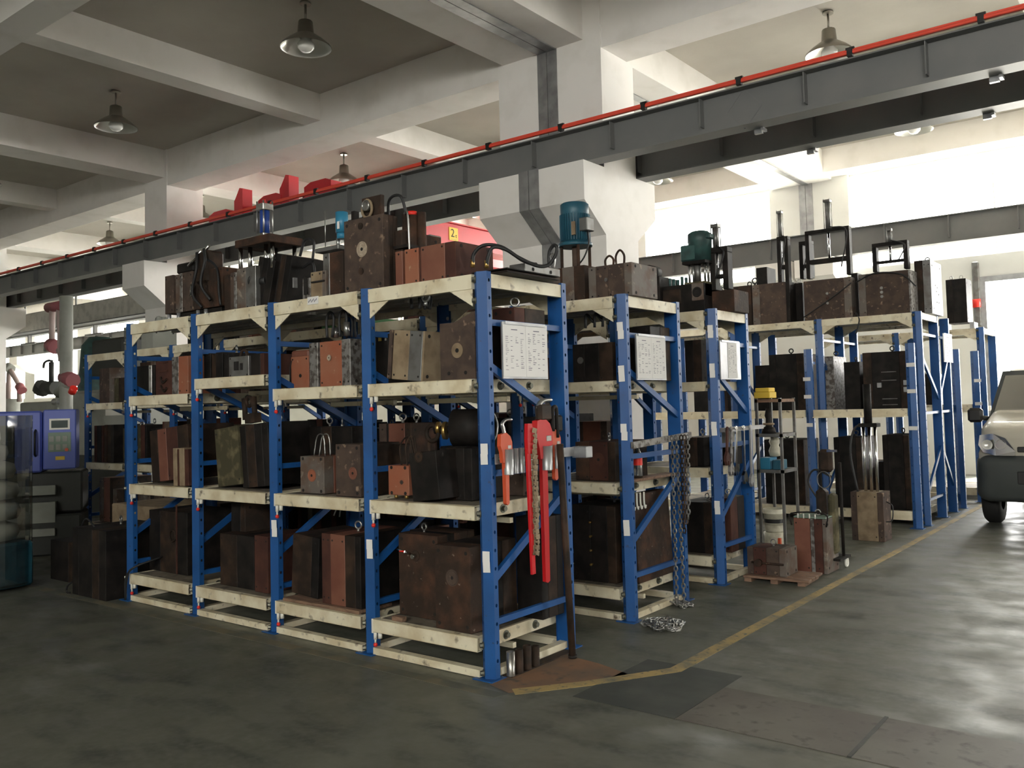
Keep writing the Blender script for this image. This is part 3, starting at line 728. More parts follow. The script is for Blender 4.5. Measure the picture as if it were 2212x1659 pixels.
# ---- front rack, bottom shelf
t = pm('big dark rusty mould with a valve on its ring, right bay bottom shelf', 860, 944, 1155, .16, Z1, .34, [(3,'rust_dark'),(2,'oily'),(4,'rust_dark'),(2,'oily_brown')], ori='y', eyes=1, ring=(-.02,.37,.036,'rust_dark'))
h = t.location
MB().cyl((-.06,-.004,.38),(-.06,-.05,.40),.008,10).cyl((-.06,-.05,.40),(-.12,-.06,.415),.007,8).cyl((-.02,0,.37),(-.02,-.03,.37),.014,12).obj('valve', 'chrome', t)
MB().box(-.10,-.062,.398,-.06,-.052,.408,.003).obj('valve_lever', 'red_plastic', t)
hose(t, [(.05,.10,.60),(.04,.10,.72),(-.03,.12,.76),(-.05,.14,.62)], .005)
t = pm('dark rusty mould with a recessed round ring, beside the corner upright', 938, 1014, 1180, .035, Z1, .42, [(4,'rust_dark'),(5,'oily'),(4,'oily_brown')], ori='y', eyes=0, ring=(0,.30,.048,'rust'), screws=True)
hose(t, [(-.02,.12,.60),(-.02,.12,.68),(.04,.12,.70),(.06,.12,.62)], .006); MB().box(.01,.05,.605,.05,.09,.635,.006).obj('connector', 'red_brown', t)
eye(t, -.02, .2, .605)
mould('black block mould behind the corner upright, bottom shelf end', -.22, -.03, .50, Z1, .60, .22, [(2,'oily'),(3,'oily_brown'),(2,'oily')], ori='y', eyes=1)
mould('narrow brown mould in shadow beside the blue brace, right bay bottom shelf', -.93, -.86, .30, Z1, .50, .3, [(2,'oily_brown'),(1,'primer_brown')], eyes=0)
tag(MB().box(-.81,.02,Z1+.0005,-.72,.06,Z1+.028,.003).obj('wood_block', 'wood'), 'small pale wood offcut on the right bay bottom shelf', 'wood block')
# bay 2 bottom
tag(MB().box(-1.86,.015,Z1+.0005,-1.10,.30,Z1+.022,.003).obj('wood_board', 'wood'), 'thin pink wooden board under the moulds, second bay bottom shelf', 'board')
t = pm('slanting dark olive mould on the wooden board, second bay bottom shelf', 633, 690, 1157, .10, Z1+.022, .45, [(8,'oily_brown'),(3,'oily')], lean=.065, eyes=0)
hose(t, [(.10,.2,.52),(.12,.2,.66),(.07,.25,.68),(.04,.2,.52)], .005, 'steel')
t = pm('orange and brown striped mould on the wooden board, second bay bottom shelf', 694, 778, 1156, .05, Z1+.022, .46, [(20,'red_brown'),(32,'primer_brown'),(22,'oily_brown'),(12,'oily')], eyes=1)
hose(t, [(.02,.2,.55),(-.03,.2,.70),(.10,.2,.72),(.12,.2,.56)], .005, 'steel')
mould('black mould behind the striped one, second bay bottom shelf', -1.55, -1.12, .58, Z1, .50, .15, [(1,'oily'),(1,'oily')], ori='y', eyes=0)
# bay 3 bottom
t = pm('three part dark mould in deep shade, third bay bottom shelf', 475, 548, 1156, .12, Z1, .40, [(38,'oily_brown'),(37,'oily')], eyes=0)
t = pm('dull reddish brown mould against the upright, third bay bottom shelf', 549, 578, 1158, .10, Z1, .4, [(1,'red_brown')], eyes=0)
mould('round backed black mould with an eyebolt, third bay bottom shelf', -2.80, -2.62, .25, Z1, .62, .3, [(2,'oily'),(1,'oily_brown')], eyes=1)
# bay 4 bottom
t = pm('tall black mould with trailing hoses, left bay bottom shelf', 322, 404, 1105, .18, Z1, .4, [(3,'oily'),(4,'oily_brown'),(3,'oily')], eyes=0)
hose(t, [(-.14,0,.10),(-.17,-.18,.06),(-.24,-.22,-.03),(-.26,-.215,-.205)], .008); hose(t, [(-.08,0,.12),(-.15,-.2,.06),(-.22,-.22,-.02),(-.262,-.215,-.205)], .008)
MB().box(.13,-.006,.0,.145,0,.55).obj('red_strip', 'red_brown', t)
MB().torus((.08,-.006,.30),.045,.008,'Y').obj('hose_ring', 'oily_brown', t)
# ---- front rack, second shelf
t = pm('small flat orange mould with arched cables, right bay second shelf', 838, 882, 1006, .12, Z2+.02, .20, [(3,'primer'),(2,'rust')], ori='y', eyes=0, ring=(.03,.08,.012,'rust'))
for dx in (0,.05,.09): hose(t, [(-.01+dx,.04,.18),(-.03+dx,.05,.30),(.03+dx*.6,.06,.36),(.07+dx*.4,.05,.30),(.09+dx*.4,.05,.18)], .005, 'oily_brown')
MB().cyl((-.03,.01,0),(-.03,.01,-.0195),.012,8).cyl((.06,.01,0),(.06,.01,-.0195),.012,8).obj('foot', 'brass', t)
t = pm('big black leaning mould with round boss, right bay second shelf', 882, 940, 975, .03, Z2, .40, [(1,'oily')], eyes=0, lean=-.10, ring=(-.03,.26,.035,'oily_brown'))
t = pm('row of thick black mould slabs behind leaning one, right bay second shelf', 950, 1018, 968, .20, Z2, .34, [(14,'oily'),(20,'oily_brown'),(18,'oily'),(16,'oily')], eyes=0)
c = P(985, 935, Y=.30)
t = thing('motor', 'round black motor with brass flange above the black moulds', 'motor', (c.x, .30, c.z-.10))
MB().cyl((-.03,.02,.13),(.16,.10,.13),.115,24).obj('motor_body', 'oily', t); MB().torus((.16,.10,.13),.108,.006,'X',24).obj('rim', 'steel', t)
MB().cyl((-.075,-.03,.115),(-.055,-.02,.115),.055,18).cyl((-.13,-.03,.13),(-.11,-.02,.13),.04,16).obj('flange', 'brass', t)
MB().cyl((-.15,-.03,.12),(-.03,.02,.12),.025,10).obj('shaft', 'oily', t); MB().box(-.1,-.05,-.10,.12,.1,.02,.01).obj('mount', 'oily', t)
MB().torus((-.16,-.04,.10),.05,.014,'Y').cyl((-.2,-.03,-.1),(-.2,-.03,.05),.012).obj('drive_chain', 'oily_brown', t)
t = pm('brown mould with a pink plate standing behind, right bay second shelf', 818, 888, 915, .46, Z2, .25, [(14,'rust'),(4,'oily'),(30,'primer_brown'),(12,'rust_dark')], eyes=2)
t = pm('dark square block mould at the back left, right bay second shelf', 820, 866, 960, .34, Z2, .11, [(1,'oily_brown')], eyes=0)
t = pm('rusty brown block seen behind the hanging wrenches, second shelf end', 1075, 1130, 1020, .55, Z2, .17, [(2,'rust_dark'),(3,'rust')], ori='x', eyes=0)
# bay 2 second
t = pm('small grey mould with a round orange spot and cable loops, second bay second shelf', 648, 699, 986, .10, Z2, .25, [(3,'plate_grey'),(4,'primer_brown'),(2,'oily_brown')], ori='y', eyes=0, ring=(0,.12,.042,'primer'))
for dx in (0,.055): hose(t, [(-.05+dx,.06,.245),(-.03+dx,.07,.37),(.02+dx,.07,.395),(.045+dx,.07,.36),(.055+dx,.07,.245)], .0045, 'steel')
t = pm('brown mould with a worn centre spot next to the upright, second bay second shelf', 724, 777, 960, .06, Z2, .35, [(3,'rust'),(4,'oily_brown')], ori='y', eyes=0, ring=(.05,.15,.04,'primer_brown'))
t = pm('stepped black mould at the back of the second bay, second shelf', 662, 760, 922, .50, Z2, .2, [(3,'oily'),(2,'oily_brown'),(4,'oily')], eyes=2)
# bay 3 second
t = pm('leaning olive faced mould with a sprocket on top, third bay second shelf', 462, 512, 922, .12, Z2, .45, [(1,'olive')], ori='x', eyes=0, lean=-.11)
t = pm('black slab mould leaning beside the olive one, third bay second shelf', 516, 577, 915, .14, Z2, .44, [(10,'oily'),(14,'oily_brown'),(12,'oily'),(10,'oily')], lean=-.09, eyes=1)
MB().torus((-.10,.05,.70-.07),.035,.014,'Y').cyl((-.16,.05,.5),(-.16,.05,.66),.02).cyl((-.04,.05,.5),(-.04,.05,.66),.02).box(-.14,.03,.47,-.02,.09,.54).obj('sprocket_bracket', 'oily_brown', t)
# bay 4 second
t = pm('leaning mould with one orange plate between brown plates, left bay second shelf', 322, 404, 922, .14, Z2, .42, [(20,'oily_brown'),(22,'primer_brown'),(28,'red_brown'),(26,'oily_brown')], lean=-.10, eyes=0)
t = pm('short pale brown grooved mould in front, left bay second shelf', 373, 405, 968, .03, Z2, .10, [(3,'khaki',0,0),(2,'red_brown',.01,.006),(4,'khaki',0,0),(3,'red_brown',.01,.004)], lean=-.02, eyes=0, screws=False)
# ---- front rack, third shelf
t = pm('leaning khaki and grey mould with eyebolts, right bay third shelf', 840, 918, 712, .05, Z3, .28, [(7,'rust',.0,.004),(3,'oily_brown',.0,.01),(30,'khaki'),(24,'steel_grey'),(3,'khaki')], lean=.10, eyes=0)
eye(t, .10, .05, .455, 1.1); 
for x in (-.03, .04): hose(t, [(x-.035,.10,.44),(x-.045,.10,.55),(x,.10,.60),(x+.045,.10,.55),(x+.03,.10,.44)], .009)
hose(t, [(.0,.15,.44),(-.02,.15,.52),(.02,.15,.55),(.05,.15,.50),(.04,.15,.44)], .008)
t = pm('black mould squeezed between khaki mould and the big plate, third shelf', 919, 951, 718, .22, Z3, .3, [(1,'oily')], eyes=1)
c0 = P(951, 740, Y=.04); c1 = P(1015, 740, Y=.04)
t = thing('mould', 'large rust coloured plate mould with one sloping corner, third shelf', 'mould', ((c0.x+c1.x)/2, .06, Z3+.0005)); wv = (c1.x-c0.x)/2+.02; hv = P(960,698,Y=.04).z-Z3; hh = P(1014,672,Y=.04).z-Z3
MB().prism([(-wv,0),(wv,0),(wv,hh),(wv*.55,hh-.02),(-.02,hv),(-wv,hv)], 0, .05).obj('plate', 'rust', t)
MB().box(-wv,.052,0,wv,.10,hv-.01,.003).obj('plate', 'red_brown', t); MB().box(-wv+.01,.102,.0,wv-.01,.3,hv-.02,.003).obj('plate', 'oily', t)
o = MB().cyl((.0,0,.17),(0,-.003,.17),.044,28).obj('locating_ring', 'khaki', t); MB().cyl((0,-.003,.17),(0,-.0045,.17),.013,14).obj('sprue_hole', 'hole', o)
for x, z in ((-.07,.36),(-.07,.04),(.06,.04)): link('screw_head', SC, t, loc=(x,0,z))
hose(t, [(-.09,.02,.02),(-.12,.02,.08),(-.115,.02,.17),(-.09,.02,.22)], .005)
t = pm('black mould with a yellow tag, left end of the right bay third shelf', 811, 838, 722, .18, Z3, .35, [(1,'oily')], eyes=0); MB().box(-.03,-.003,.28,.0,0,.33).obj('tag', 'yellow', t); MB().box(.03,-.003,.28,.045,0,.33).obj('tag', 'steel', t)
# end of right bay, behind board
t = mould('dark mould with looped wires behind the paper list board', -.20, -.03, .30, Z3, .42, .30, [(1,'red_brown'),(2,'oily_brown')], ori='y', eyes=1)
# bay 2 third
t = pm('orange mould with grey speckled clamping plates, second bay third shelf', 667, 756, 737, .08, Z3, .33, [(19,'mottled',0,0),(3,'red_brown',.01,.02),(47,'primer',.0,.006),(18,'mottled',-.004,0)], eyes=0, ring=(.0,.19,.02,'pale_stain'))
for x in (-.06, .07): hose(t, [(x-.03,.06,.33),(x-.035,.06,.45),(x,.06,.50),(x+.04,.06,.46),(x+.02,.06,.33)], .009)
for x in (.02,.11): hose(t, [(x-.03,.16,.33),(x-.035,.16,.45),(x,.16,.48),(x+.03,.16,.43),(x+.02,.16,.33)], .008)
MB().cyl((-.05,.10,.33),(-.05,.10,.40),.018,10).obj('coupling', 'steel', t); MB().cyl((.12,.05,.33),(.12,.05,.42),.02,10).obj('coupling', 'steel', t)
t = pm('salmon coloured round cornered mould with an open back, second bay third shelf', 624, 666, 770, .18, Z3, .22, [(4,'red_brown',0,.01),(36,'primer')], eyes=0, ring=(.02,.09,.012,'hole'))
MB().box(-.11,.02,.22,.08,.2,.27,.01).obj('back_step', 'primer_brown', t); MB().tube(curve([(-.075,.0,.20),(-.09,-.004,.14),(-.092,-.004,.05)],5), .004,6).obj('cable', 'rubber', t)
t = pm('black mould beside the upright, right end of second bay third shelf', 757, 772, 735, .16, Z3, .3, [(1,'oily')], eyes=0)
# bay 3 third (higher)
ZZ = 1.7552
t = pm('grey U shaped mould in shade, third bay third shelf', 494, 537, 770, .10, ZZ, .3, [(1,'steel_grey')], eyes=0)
MB().box(-.055,-.004,.05,.0,0,.115).box(.02,-.004,.05,.05,0,.10).obj('recess', 'hole', t); MB().torus((-.02,.06,.16),.04,.012,'Y').obj('bracket', 'oily_brown', t)
t = pm('black finned mould on the raised shelf, third bay third shelf', 440, 492, 762, .12, ZZ, .3, [(4,'oily'),(3,'oily_brown',.01,.01),(4,'oily'),(3,'oily',.012,.01)], eyes=1)
t = pm('black mould beside the upright on the raised shelf, third bay', 538, 570, 764, .12, ZZ, .3, [(3,'oily'),(1,'red_brown')], eyes=0)
# bay 4 third
t = pm('orange plate mould with speckled grey edge, left bay third shelf', 371, 406, 770, .10, Z3, .3, [(14,'mottled'),(20,'primer')], eyes=1)
t = pm('ribbed red brown mould, left bay third shelf', 336, 370, 780, .14, Z3, .3, [(1,'red_brown')], eyes=0)
hose(t, [(-.03,-.006,.15),(.0,-.006,.10),(.06,-.006,.13)], .009, 'oily_brown'); hose(t, [(-.03,-.006,.08),(.02,-.006,.03),(.06,-.006,.06)], .009, 'oily_brown')
for z in (.05,.12,.19,.26): MB().box(-.06,-.008,z,.07,0,z+.012).obj('rib', 'red_brown', t)
t = pm('black mould with a steel edge, left end of left bay third shelf', 294, 334, 790, .20, Z3, .3, [(25,'oily'),(6,'steel'),(6,'oily')], eyes=1)
# ---- front rack, top
t = pm('rusty grey plated mould with clamped hoses, left end on top of front rack', 356, 478, 585, .18, TOP+.075, .36, [(19,'rust'),(14,'plate_grey',.0,.02),(6,'mottled',0,0),(22,'rust'),(60,'rust_dark',.01,.01)], eyes=0, screws=True)
MB().box(-.24,.03,-.074,.35,.30,-.0005,.004).obj('base_block', 'oily', t); 
for x in (-.37,-.23,.05,.16): MB().cyl((x,.02,-.075),(x,.02,-.002),.016,10).obj('leg', 'galv', t)
MB().box(-.26,.02,.32,-.02,.2,.40,.01).cyl((-.30,.10,.36),(-.2,.10,.36),.035).obj('slide_clamp', 'oily', t)
MB().cyl((-.02,.05,.40),(.18,.04,.50),.012).cyl((-.05,.0,.36),(.14,.0,.46),.012).obj('hydraulic_rod', 'chrome', t)
MB().box(.05,-.01,.20,.22,.15,.46,.02).obj('valve_block', 'oily_brown', t)
hose(t, [(.12,-.03,.44),(.16,-.06,.30),(.10,-.06,.12),(.20,-.04,.0)], .012); hose(t, [(.20,-.02,.46),(.26,-.05,.36),(.22,-.06,.18),(.30,-.03,.05)], .012)
hose(t, [(.18,.0,.40),(.34,.0,.30),(.40,-.02,.10),(.42,-.02,.0)], .010)
MB().cyl((.04,-.03,.10),(.05,-.03,.20),.014).obj('fitting', 'chrome', t)
c = P(350, 660, Y=.3)
t = thing('pipe_fitting_set', 'small grey pipe stubs and fittings on top, far left of front rack', 'fittings', (c.x, .3, TOP))
for i, x in enumerate((-.05,.03,.10,.17)): MB().cyl((x,0,.0005),(x,0,.09-.01*i),.022,12).cyl((x,0,.05),(x,0,.06),.028,12).obj('stub', 'machine_grey', t)
hose(t, [(-.12,0,.01),(-.10,0,.08),(-.04,0,.09),(-.05,0,.04)], .004, 'steel')
# cylinder mould
t = pm('grey block mould with four bright guide rods and a blue cylinder on top', 511, 552, 577, .14, TOP, .38, [(20,'plate_grey'),(22,'steel_grey')], eyes=0)
za = P(530,532,Y=.14).z-TOP; zb = P(530,515,Y=.14).z-TOP; xa = P(507,524,Y=.14).x-t.location.x; xb = P(596,545,Y=.3).x-t.location.x; xb = xa+.42
MB().box(xa, .0, za, xb, .30, zb, .004).obj('head_plate', 'rust_dark', t)
hb = P(530,577,Y=.14).z-TOP
for x, y in ((xa+.03,.03),(xa+.12,.05),(xa+.22,.20),(xa+.30,.06),(xb-.03,.05),(xb-.05,.26)): MB().cyl((x,y,hb-.03),(x,y,za),.016,12).obj('guide_rod', 'chrome', t)
xc = xa+.205; zt = P(555,432,Y=.14).z-TOP; hz = zt
MB().cyl((xc,.12,zb+.04),(xc,.12,hz-.05),.036,20).obj('hydraulic_cylinder', 'cyl_blue', t)
MB().box(xc-.046,.074,zb,xc+.046,.166,zb+.04,.004).obj('cylinder_cap', 'steel', t); MB().box(xc-.046,.074,hz-.05,xc+.046,.166,hz,.004).obj('cylinder_cap', 'steel', t)
for x, y in ((-.039,.081),(.039,.081),(-.039,.159),(.039,.159)): MB().cyl((xc+x,y,zb),(xc+x,y,hz+.02),.006,8).obj('tie_rod', 'steel', t)
MB().cyl((xc+.02,.1,hz),(xc+.02,.1,hz+.03),.012,8).obj('port', 'red_plastic', t)
t = pm('brown and pale plate mould just left of the guide rod mould, on top', 484, 510, 590, .20, TOP, .3, [(12,'rust_dark',.01),(6,'rust'),(5,'mottled')], eyes=0)
t = pm('tilted black slab mould with a black valve, on top of front rack', 562, 598, 552, .18, TOP, .34, [(10,'oily'),(12,'oily'),(14,'oily')], lean=.28, eyes=0, screws=False)
MB().cyl((-.10,.02,.16),(.02,.02,.20),.035).torus((-.12,.0,.17),.04,.012,'X').obj('valve', 'black', t)
t = pm('tilted wide black slab mould leaning right of the first, on top', 598, 634, 545, .22, TOP, .34, [(14,'oily'),(12,'oily_brown'),(14,'oily')], lean=.26, eyes=0, screws=False)
hose(t, [(.05,.1,.38),(.08,.1,.50),(.18,.1,.50),(.20,.1,.36)], .010); hose(t, [(.10,.1,.30),(.20,.1,.35),(.26,.1,.25)], .010)
t = pm('small pale machined mould with black gaps on top of front rack', 650, 704, 588, .12, TOP, .25, [(20,'mottled',.03,.01),(4,'oily',.0,.03),(28,'khaki'),(10,'plate_grey')], eyes=0)
MB().box(-.10,-.004,.05,-.065,0,.17).box(-.01,-.012,.12,.12,0,.13).obj('machined_step', 'hole', t); MB().box(-.16,-.05,.10,-.145,-.02,.17).obj('pin', 'galv', t)
t = pm('dark brown block mould with a grey cap plate, left of the big rusty plate', 697, 740, 545, .14, TOP, .36, [(15,'steel_grey'),(30,'rust_dark')], eyes=0)
zt = P(700,545,Y=.14).z-TOP
MB().box(-.16,-.02,zt,.08,.16,zt+.03,.003).obj('cap_plate', 'steel_grey', t)
MB().cyl((.04,.05,zt+.12),(.04,.05,zt+.26),.042,18).cyl((.04,.05,zt+.08),(.04,.05,zt+.12),.035,16).obj('cyan_motor', 'motor_cyan', t)
for x in (.0,.08): MB().cyl((x,.05,zt+.03),(x,.05,zt+.09),.014).obj('motor_leg', 'steel', t)
MB().box(.045,.004,zt+.14,.065,.0085,zt+.19).obj('sticker', 'paper', t); MB().cyl((-.06,-.01,zt+.03),(-.06,-.01,zt+.28),.003,6).obj('wire', 'steel', t)
t = pm('tall rusty plate mould with a pale worn disc, highest on the front rack', 742, 826, 470, .05, TOP, .13, [(4,'rust'),(3,'oily_brown'),(3,'rust_dark')], ori='y', eyes=0, ring=(-.01,.27,.05,'pale_stain'))
for z in (.13,.42): MB().cyl((-.02,0,z),(-.02,-.004,z),.022,16).obj('bush', 'oily_brown', t).children
hT = P(780,470,Y=.05).z-TOP
MB().box(-.04,.03,hT,.14,.06,hT+.13,.003).obj('lifting_bracket', 'rust_dark', t); MB().cyl((.03,.02,hT+.07),(.03,.0,hT+.07),.035,18).torus((.03,.0,hT+.07),.03,.007,'Y').obj('roller', 'steel', t)
MB().torus((.03,.012,hT+.05),.045,.010,'Y',20,6,1.25).obj('chain_loop', 'khaki', t); MB().box(-.13,.02,hT,-.10,.06,hT+.06).obj('lug', 'oily', t)
t = pm('dark mould crowned with cylinders and hoses, right behind the big rusty plate', 832, 868, 500, .16, TOP, .36, [(10,'oily'),(8,'oily_brown'),(20,'rust_dark')], eyes=0)
z_ = P(850,500,Y=.16).z-TOP
for x, y, r_, hh_ in ((-.09,.02,.02,.10),(-.05,.05,.022,.11),(.02,.1,.03,.12),(.09,.08,.035,.10),(.13,.12,.03,.12)): MB().cyl((x,y,z_-.3),(x,y,z_+hh_),r_,14).obj('cylinder', 'steel_grey' if x < 0 else 'rust_dark', t)
MB().cyl((.09,.08,z_+.10),(.09,.08,z_+.125),.03,12).obj('red_cap', 'red_plastic', t); hose(t, [(-.10,.05,z_+.1),(-.06,.03,z_+.22),(.05,.02,z_+.22),(.08,.04,z_+.10)], .010)
hose(t, [(.10,.0,z_+.1),(.15,-.02,z_+.08),(.16,-.02,z_-.2)], .006, 'steel'); MB().box(-.02,-.02,z_-.12,.14,.1,z_-.10).obj('clamp_plate', 'oily', t)
t = pm('narrow brown painted mould between cylinders and the orange mould, on top', 853, 869, 543, .06, TOP, .2, [(1,'primer_brown')], eyes=0)
t = pm('long orange and brown mould under the red crane, on top of right bay', 873, 984, 530, .06, TOP, .34, [(30,'primer'),(5,'red_brown',.0,.006),(50,'primer_brown'),(22,'red_brown')], eyes=0)
c = P(925, 505, Y=.50)
t = thing('junction_box', 'small grey steel box standing behind the orange mould on top', 'box', (c.x-.03, .50, TOP+.0))
MB().box(-.13,.02,.0,.03,.13,c.z-TOP+.0,.006).obj('box_body', 'machine_grey', t); MB().box(-.03,0,.3,-.0,.02,.34).obj('bracket', 'bolt', t)
t = pm('low black mould with two long looping hydraulic hoses, corner top', 1018, 1096, 583, .10, TOP, .5, [(2,'oily'),(3,'oily_brown',.0,.02),(2,'oily')], ori='z', eyes=0, screws=False)
bx = t.location
def rel(px, py, Y): 
    p = P(px, py, Y=Y); return (p.x-bx.x, p.y-bx.y, p.z-bx.z)
hose(t, [rel(1021,572,.16),rel(1024,548,.16),rel(1045,530,.18),rel(1082,533,.22),rel(1120,556,.3),rel(1160,574,.4),rel(1185,572,.48),rel(1200,552,.5),rel(1203,535,.5),rel(1196,530,.5),rel(1187,545,.5),rel(1186,575,.5)], .011, ends='brass')
hose(t, [rel(1051,574,.16),rel(1055,552,.16),rel(1066,534,.18),rel(1095,540,.24),rel(1128,562,.32),rel(1150,570,.4),rel(1158,571,.44)], .011, ends='brass')
hose(t, [rel(1187,578,.5),rel(1187,560,.5),rel(1193,548,.5),rel(1199,556,.5),rel(1197,578,.5)], .005, 'steel')
t = mould('low grey clamping plate lying at the right end, corner top of front rack', -.14, -.02, .40, TOP, .10, .36, [(2,'oily_brown'),(2,'steel_grey')], ori='z', eyes=0, screws=False)
for y in (.08,.26): link('screw_head', SCX, t, loc=(.061,y,.07))
# small green sheet seen between racks
tag(MB().box(-3.4,1.62,TOP+.0005,-2.85,2.1,TOP+.09,.01).obj('crate', 'green_sheet'), 'green plastic crate on top of the second rack, third bay', 'crate')
# ---- second rack, top
t = pm('grey brown striped mould carrying the big blue motor, second rack top', 1178, 1262, 578, 1.62, TOP, .40, [(18,'oily_brown'),(20,'rust_dark',.0,.006),(26,'plate_grey'),(24,'rust_dark')], eyes=0)
bx = t.location
def rel(px, py, Y): 
    p = P(px, py, Y=Y); return (p.x-bx.x, p.y-bx.y, p.z-bx.z)
a = rel(1243,528,1.75); b = rel(1243,440,1.75); hm = P(1220,578,Y=1.62).z-TOP
mx, my = a[0], .13; rM = (P(1268,480,Y=1.75).x-P(1218,480,Y=1.75).x)/2
mt = MB().lathe([(0,a[2]),(rM,a[2]),(rM,b[2]-.09),(rM*1.02,b[2]-.085),(rM*1.02,b[2]-.01),(rM*.9,b[2]),(0,b[2])], (mx,my,0), 32).obj('motor_body', 'motor_blue', t)
fn = MB()
for k in range(36):
    q = 2*math.pi*k/36; fn.bar((mx+math.cos(q)*(rM+.004), my+math.sin(q)*(rM+.004), a[2]+.02), (mx+math.cos(q)*(rM+.004), my+math.sin(q)*(rM+.004), b[2]-.09), .004, .014, (math.cos(q), math.sin(q), 0))
o = fn.obj('cooling_fins', 'motor_blue', mt, 'stuff'); o.name = 'cooling_finning'
MB().cyl((mx,my,a[2]-.02),(mx,my,a[2]+.005),rM*1.2,28).obj('motor_flange', 'motor_blue', t)
MB().cyl((mx,my,hm-.05),(mx,my,a[2]-.02),.028,14).obj('shaft', 'rust', t)
for q in (.7,2.3,3.9,5.5): MB().cyl((mx+math.cos(q)*rM,my+math.sin(q)*rM,hm-.05),(mx+math.cos(q)*rM,my+math.sin(q)*rM,a[2]-.02),.012,8).obj('support_rod', 'rust_dark', t)
MB().box(mx+rM*.7,my-.07,a[2]+.08,mx+rM+.05,my+.03,a[2]+.18,.006).obj('terminal_box', 'steel_grey', t)
MB().box(mx+rM*.45,my-rM-.012,a[2]+.05,mx+rM*.75,my-rM-.004,a[2]+.15).obj('name_plate', 'khaki', t)
hose(t, [(mx+rM+.03,my-.03,a[2]+.08),(mx+rM+.04,my-.04,a[2]-.02),(mx+rM,my-.05,a[2]-.12),(mx+.03,my-.05,hm)], .006)
t = pm('rust mottled plate mould with two lifting loops, second rack top corner', 1270, 1364, 572, 1.56, TOP, .36, [(16,'plate_grey'),(26,'rust'),(34,'rust'),(16,'plate_grey')], eyes=0)
zt = P(1310,572,Y=1.56).z-TOP
for x, hh_ in ((-.03,.07),(.06,.10)): hose(t, [(x-.032,.05,zt-.01),(x-.034,.05,zt+hh_*.6),(x,.05,zt+hh_),(x+.034,.05,zt+hh_*.6),(x+.032,.05,zt-.01)], .008, 'rust_dark', 'lifting_loop')
MB().cyl((-.03,0,.13),(-.03,-.006,.13),.014).obj('bush', 'steel', t)
tag(MB().box(-.36,1.60,TOP+.0005,-.29,1.66,TOP+.018,.002).obj('wood_chock', 'primer'), 'small pink chock beside the blue motor mould, second rack top', 'chock')
# ---- second and third rack inner shelves, right bays (seen between the uprights), then plain fill
t = pm('wide black mould with a dull round boss, second rack right bay third shelf', 1236, 1322, 742, 1.62, Z3, .45, [(25,'oily'),(30,'oily'),(28,'oily_brown')], eyes=0)
MB().cyl((-.10,0,.16),(-.10,-.01,.16),.025).obj('boss', 'steel_grey', t)
for x in (-.06,.02,.09): hose(t, [(x-.03,.06,.40),(x-.02,.06,.50),(x+.04,.06,.44)], .010)
pm('dull brown mould with a rubbed spot, second rack right bay second shelf', 1242, 1328, 955, 1.60, Z2, .45, [(30,'rust_dark'),(40,'red_brown'),(16,'oily_brown')], ori='x', eyes=1, ring=(.03,.15,.05,'red_brown'))
t = pm('wide black mould with small studs, second rack right bay bottom shelf', 1236, 1328, 1092, 1.60, Z1, .45, [(30,'oily'),(28,'oily'),(14,'oily_brown')], eyes=1)
for k in range(4): MB().cyl((-.02,0,.12+.1*k),(-.02,-.025,.12+.1*k),.008).obj('stud', 'brass', t)
t = mould('dark mould leaning by the paper list, second rack end third shelf', -.24, -.04, 1.9, Z3, .40, .3, [(1,'oily'),(1,'oily_brown')], ori='y', eyes=0)
t = mould('leaning brown slab at the aisle end, second rack bottom shelf', -.16, -.05, 1.66, Z1, .62, .5, [(2,'oily_brown'),(1,'rust_dark')], eyes=0, lean=-.05)
t = thing('bottle', 'clear drink bottle standing on a wooden board, second rack end', 'bottle', (-.06, 1.70, Z2+.02)); MB().lathe([(0,0),(.032,.0),(.034,.02),(.034,.13),(.028,.17),(.013,.21),(.013,.235)], n=18).obj('bottle_body', 'clear_plastic', t); MB().lathe([(.0342,.09),(.0342,.15)], n=18).obj('bottle_label', 'red_plastic', t); MB().cyl((0,0,.232),(0,0,.25),.014).obj('cap', 'red_plastic', t)
tag(MB().box(-.12,1.56,Z2+.0005,-.012,2.2,Z2+.019,.002).obj('wood_board', 'wood'), 'pale wooden board along the second rack end shelf', 'board')
t = thing('white_clamp_set', 'row of small white hooks under the second rack end shelf', 'clamp', (-.06, 1.62, .84))
for k in range(4): MB().tube(curve([(0,k*.05,.015),(0,k*.05,-.06),(0,k*.05+.015,-.10),(0,k*.05+.025,-.08)],4), .007, 6).obj('hook', 'white_plastic', t)
pm('black mould with bright rods above, third rack right bay third shelf', 1478, 1514, 735, 3.05, Z3, .4, [(1,'oily'),(1,'oily_brown')], eyes=1)
pm('dark cluttered mould, third rack right bay second shelf', 1476, 1520, 945, 3.02, Z2, .4, [(3,'oily_brown'),(1,'rust_dark'),(2,'oily')], eyes=1)
pm('tall black mould, third rack right bay bottom shelf', 1470, 1535, 1085, 3.02, Z1, .4, [(1,'oily'),(2,'oily'),(1,'oily_brown')], eyes=1)
mould('dark brown mould with a jaw, third rack end bottom shelf', -.22, -.04, 3.15, Z1, .45, .28, [(1,'red_brown'),(1,'oily')], ori='y', eyes=1)
mould('dark mould with a white cap plate, third rack end second shelf', -.20, -.05, 3.2, Z2, .30, .25, [(1,'oily'),(1,'machine_grey')], ori='z', eyes=0)
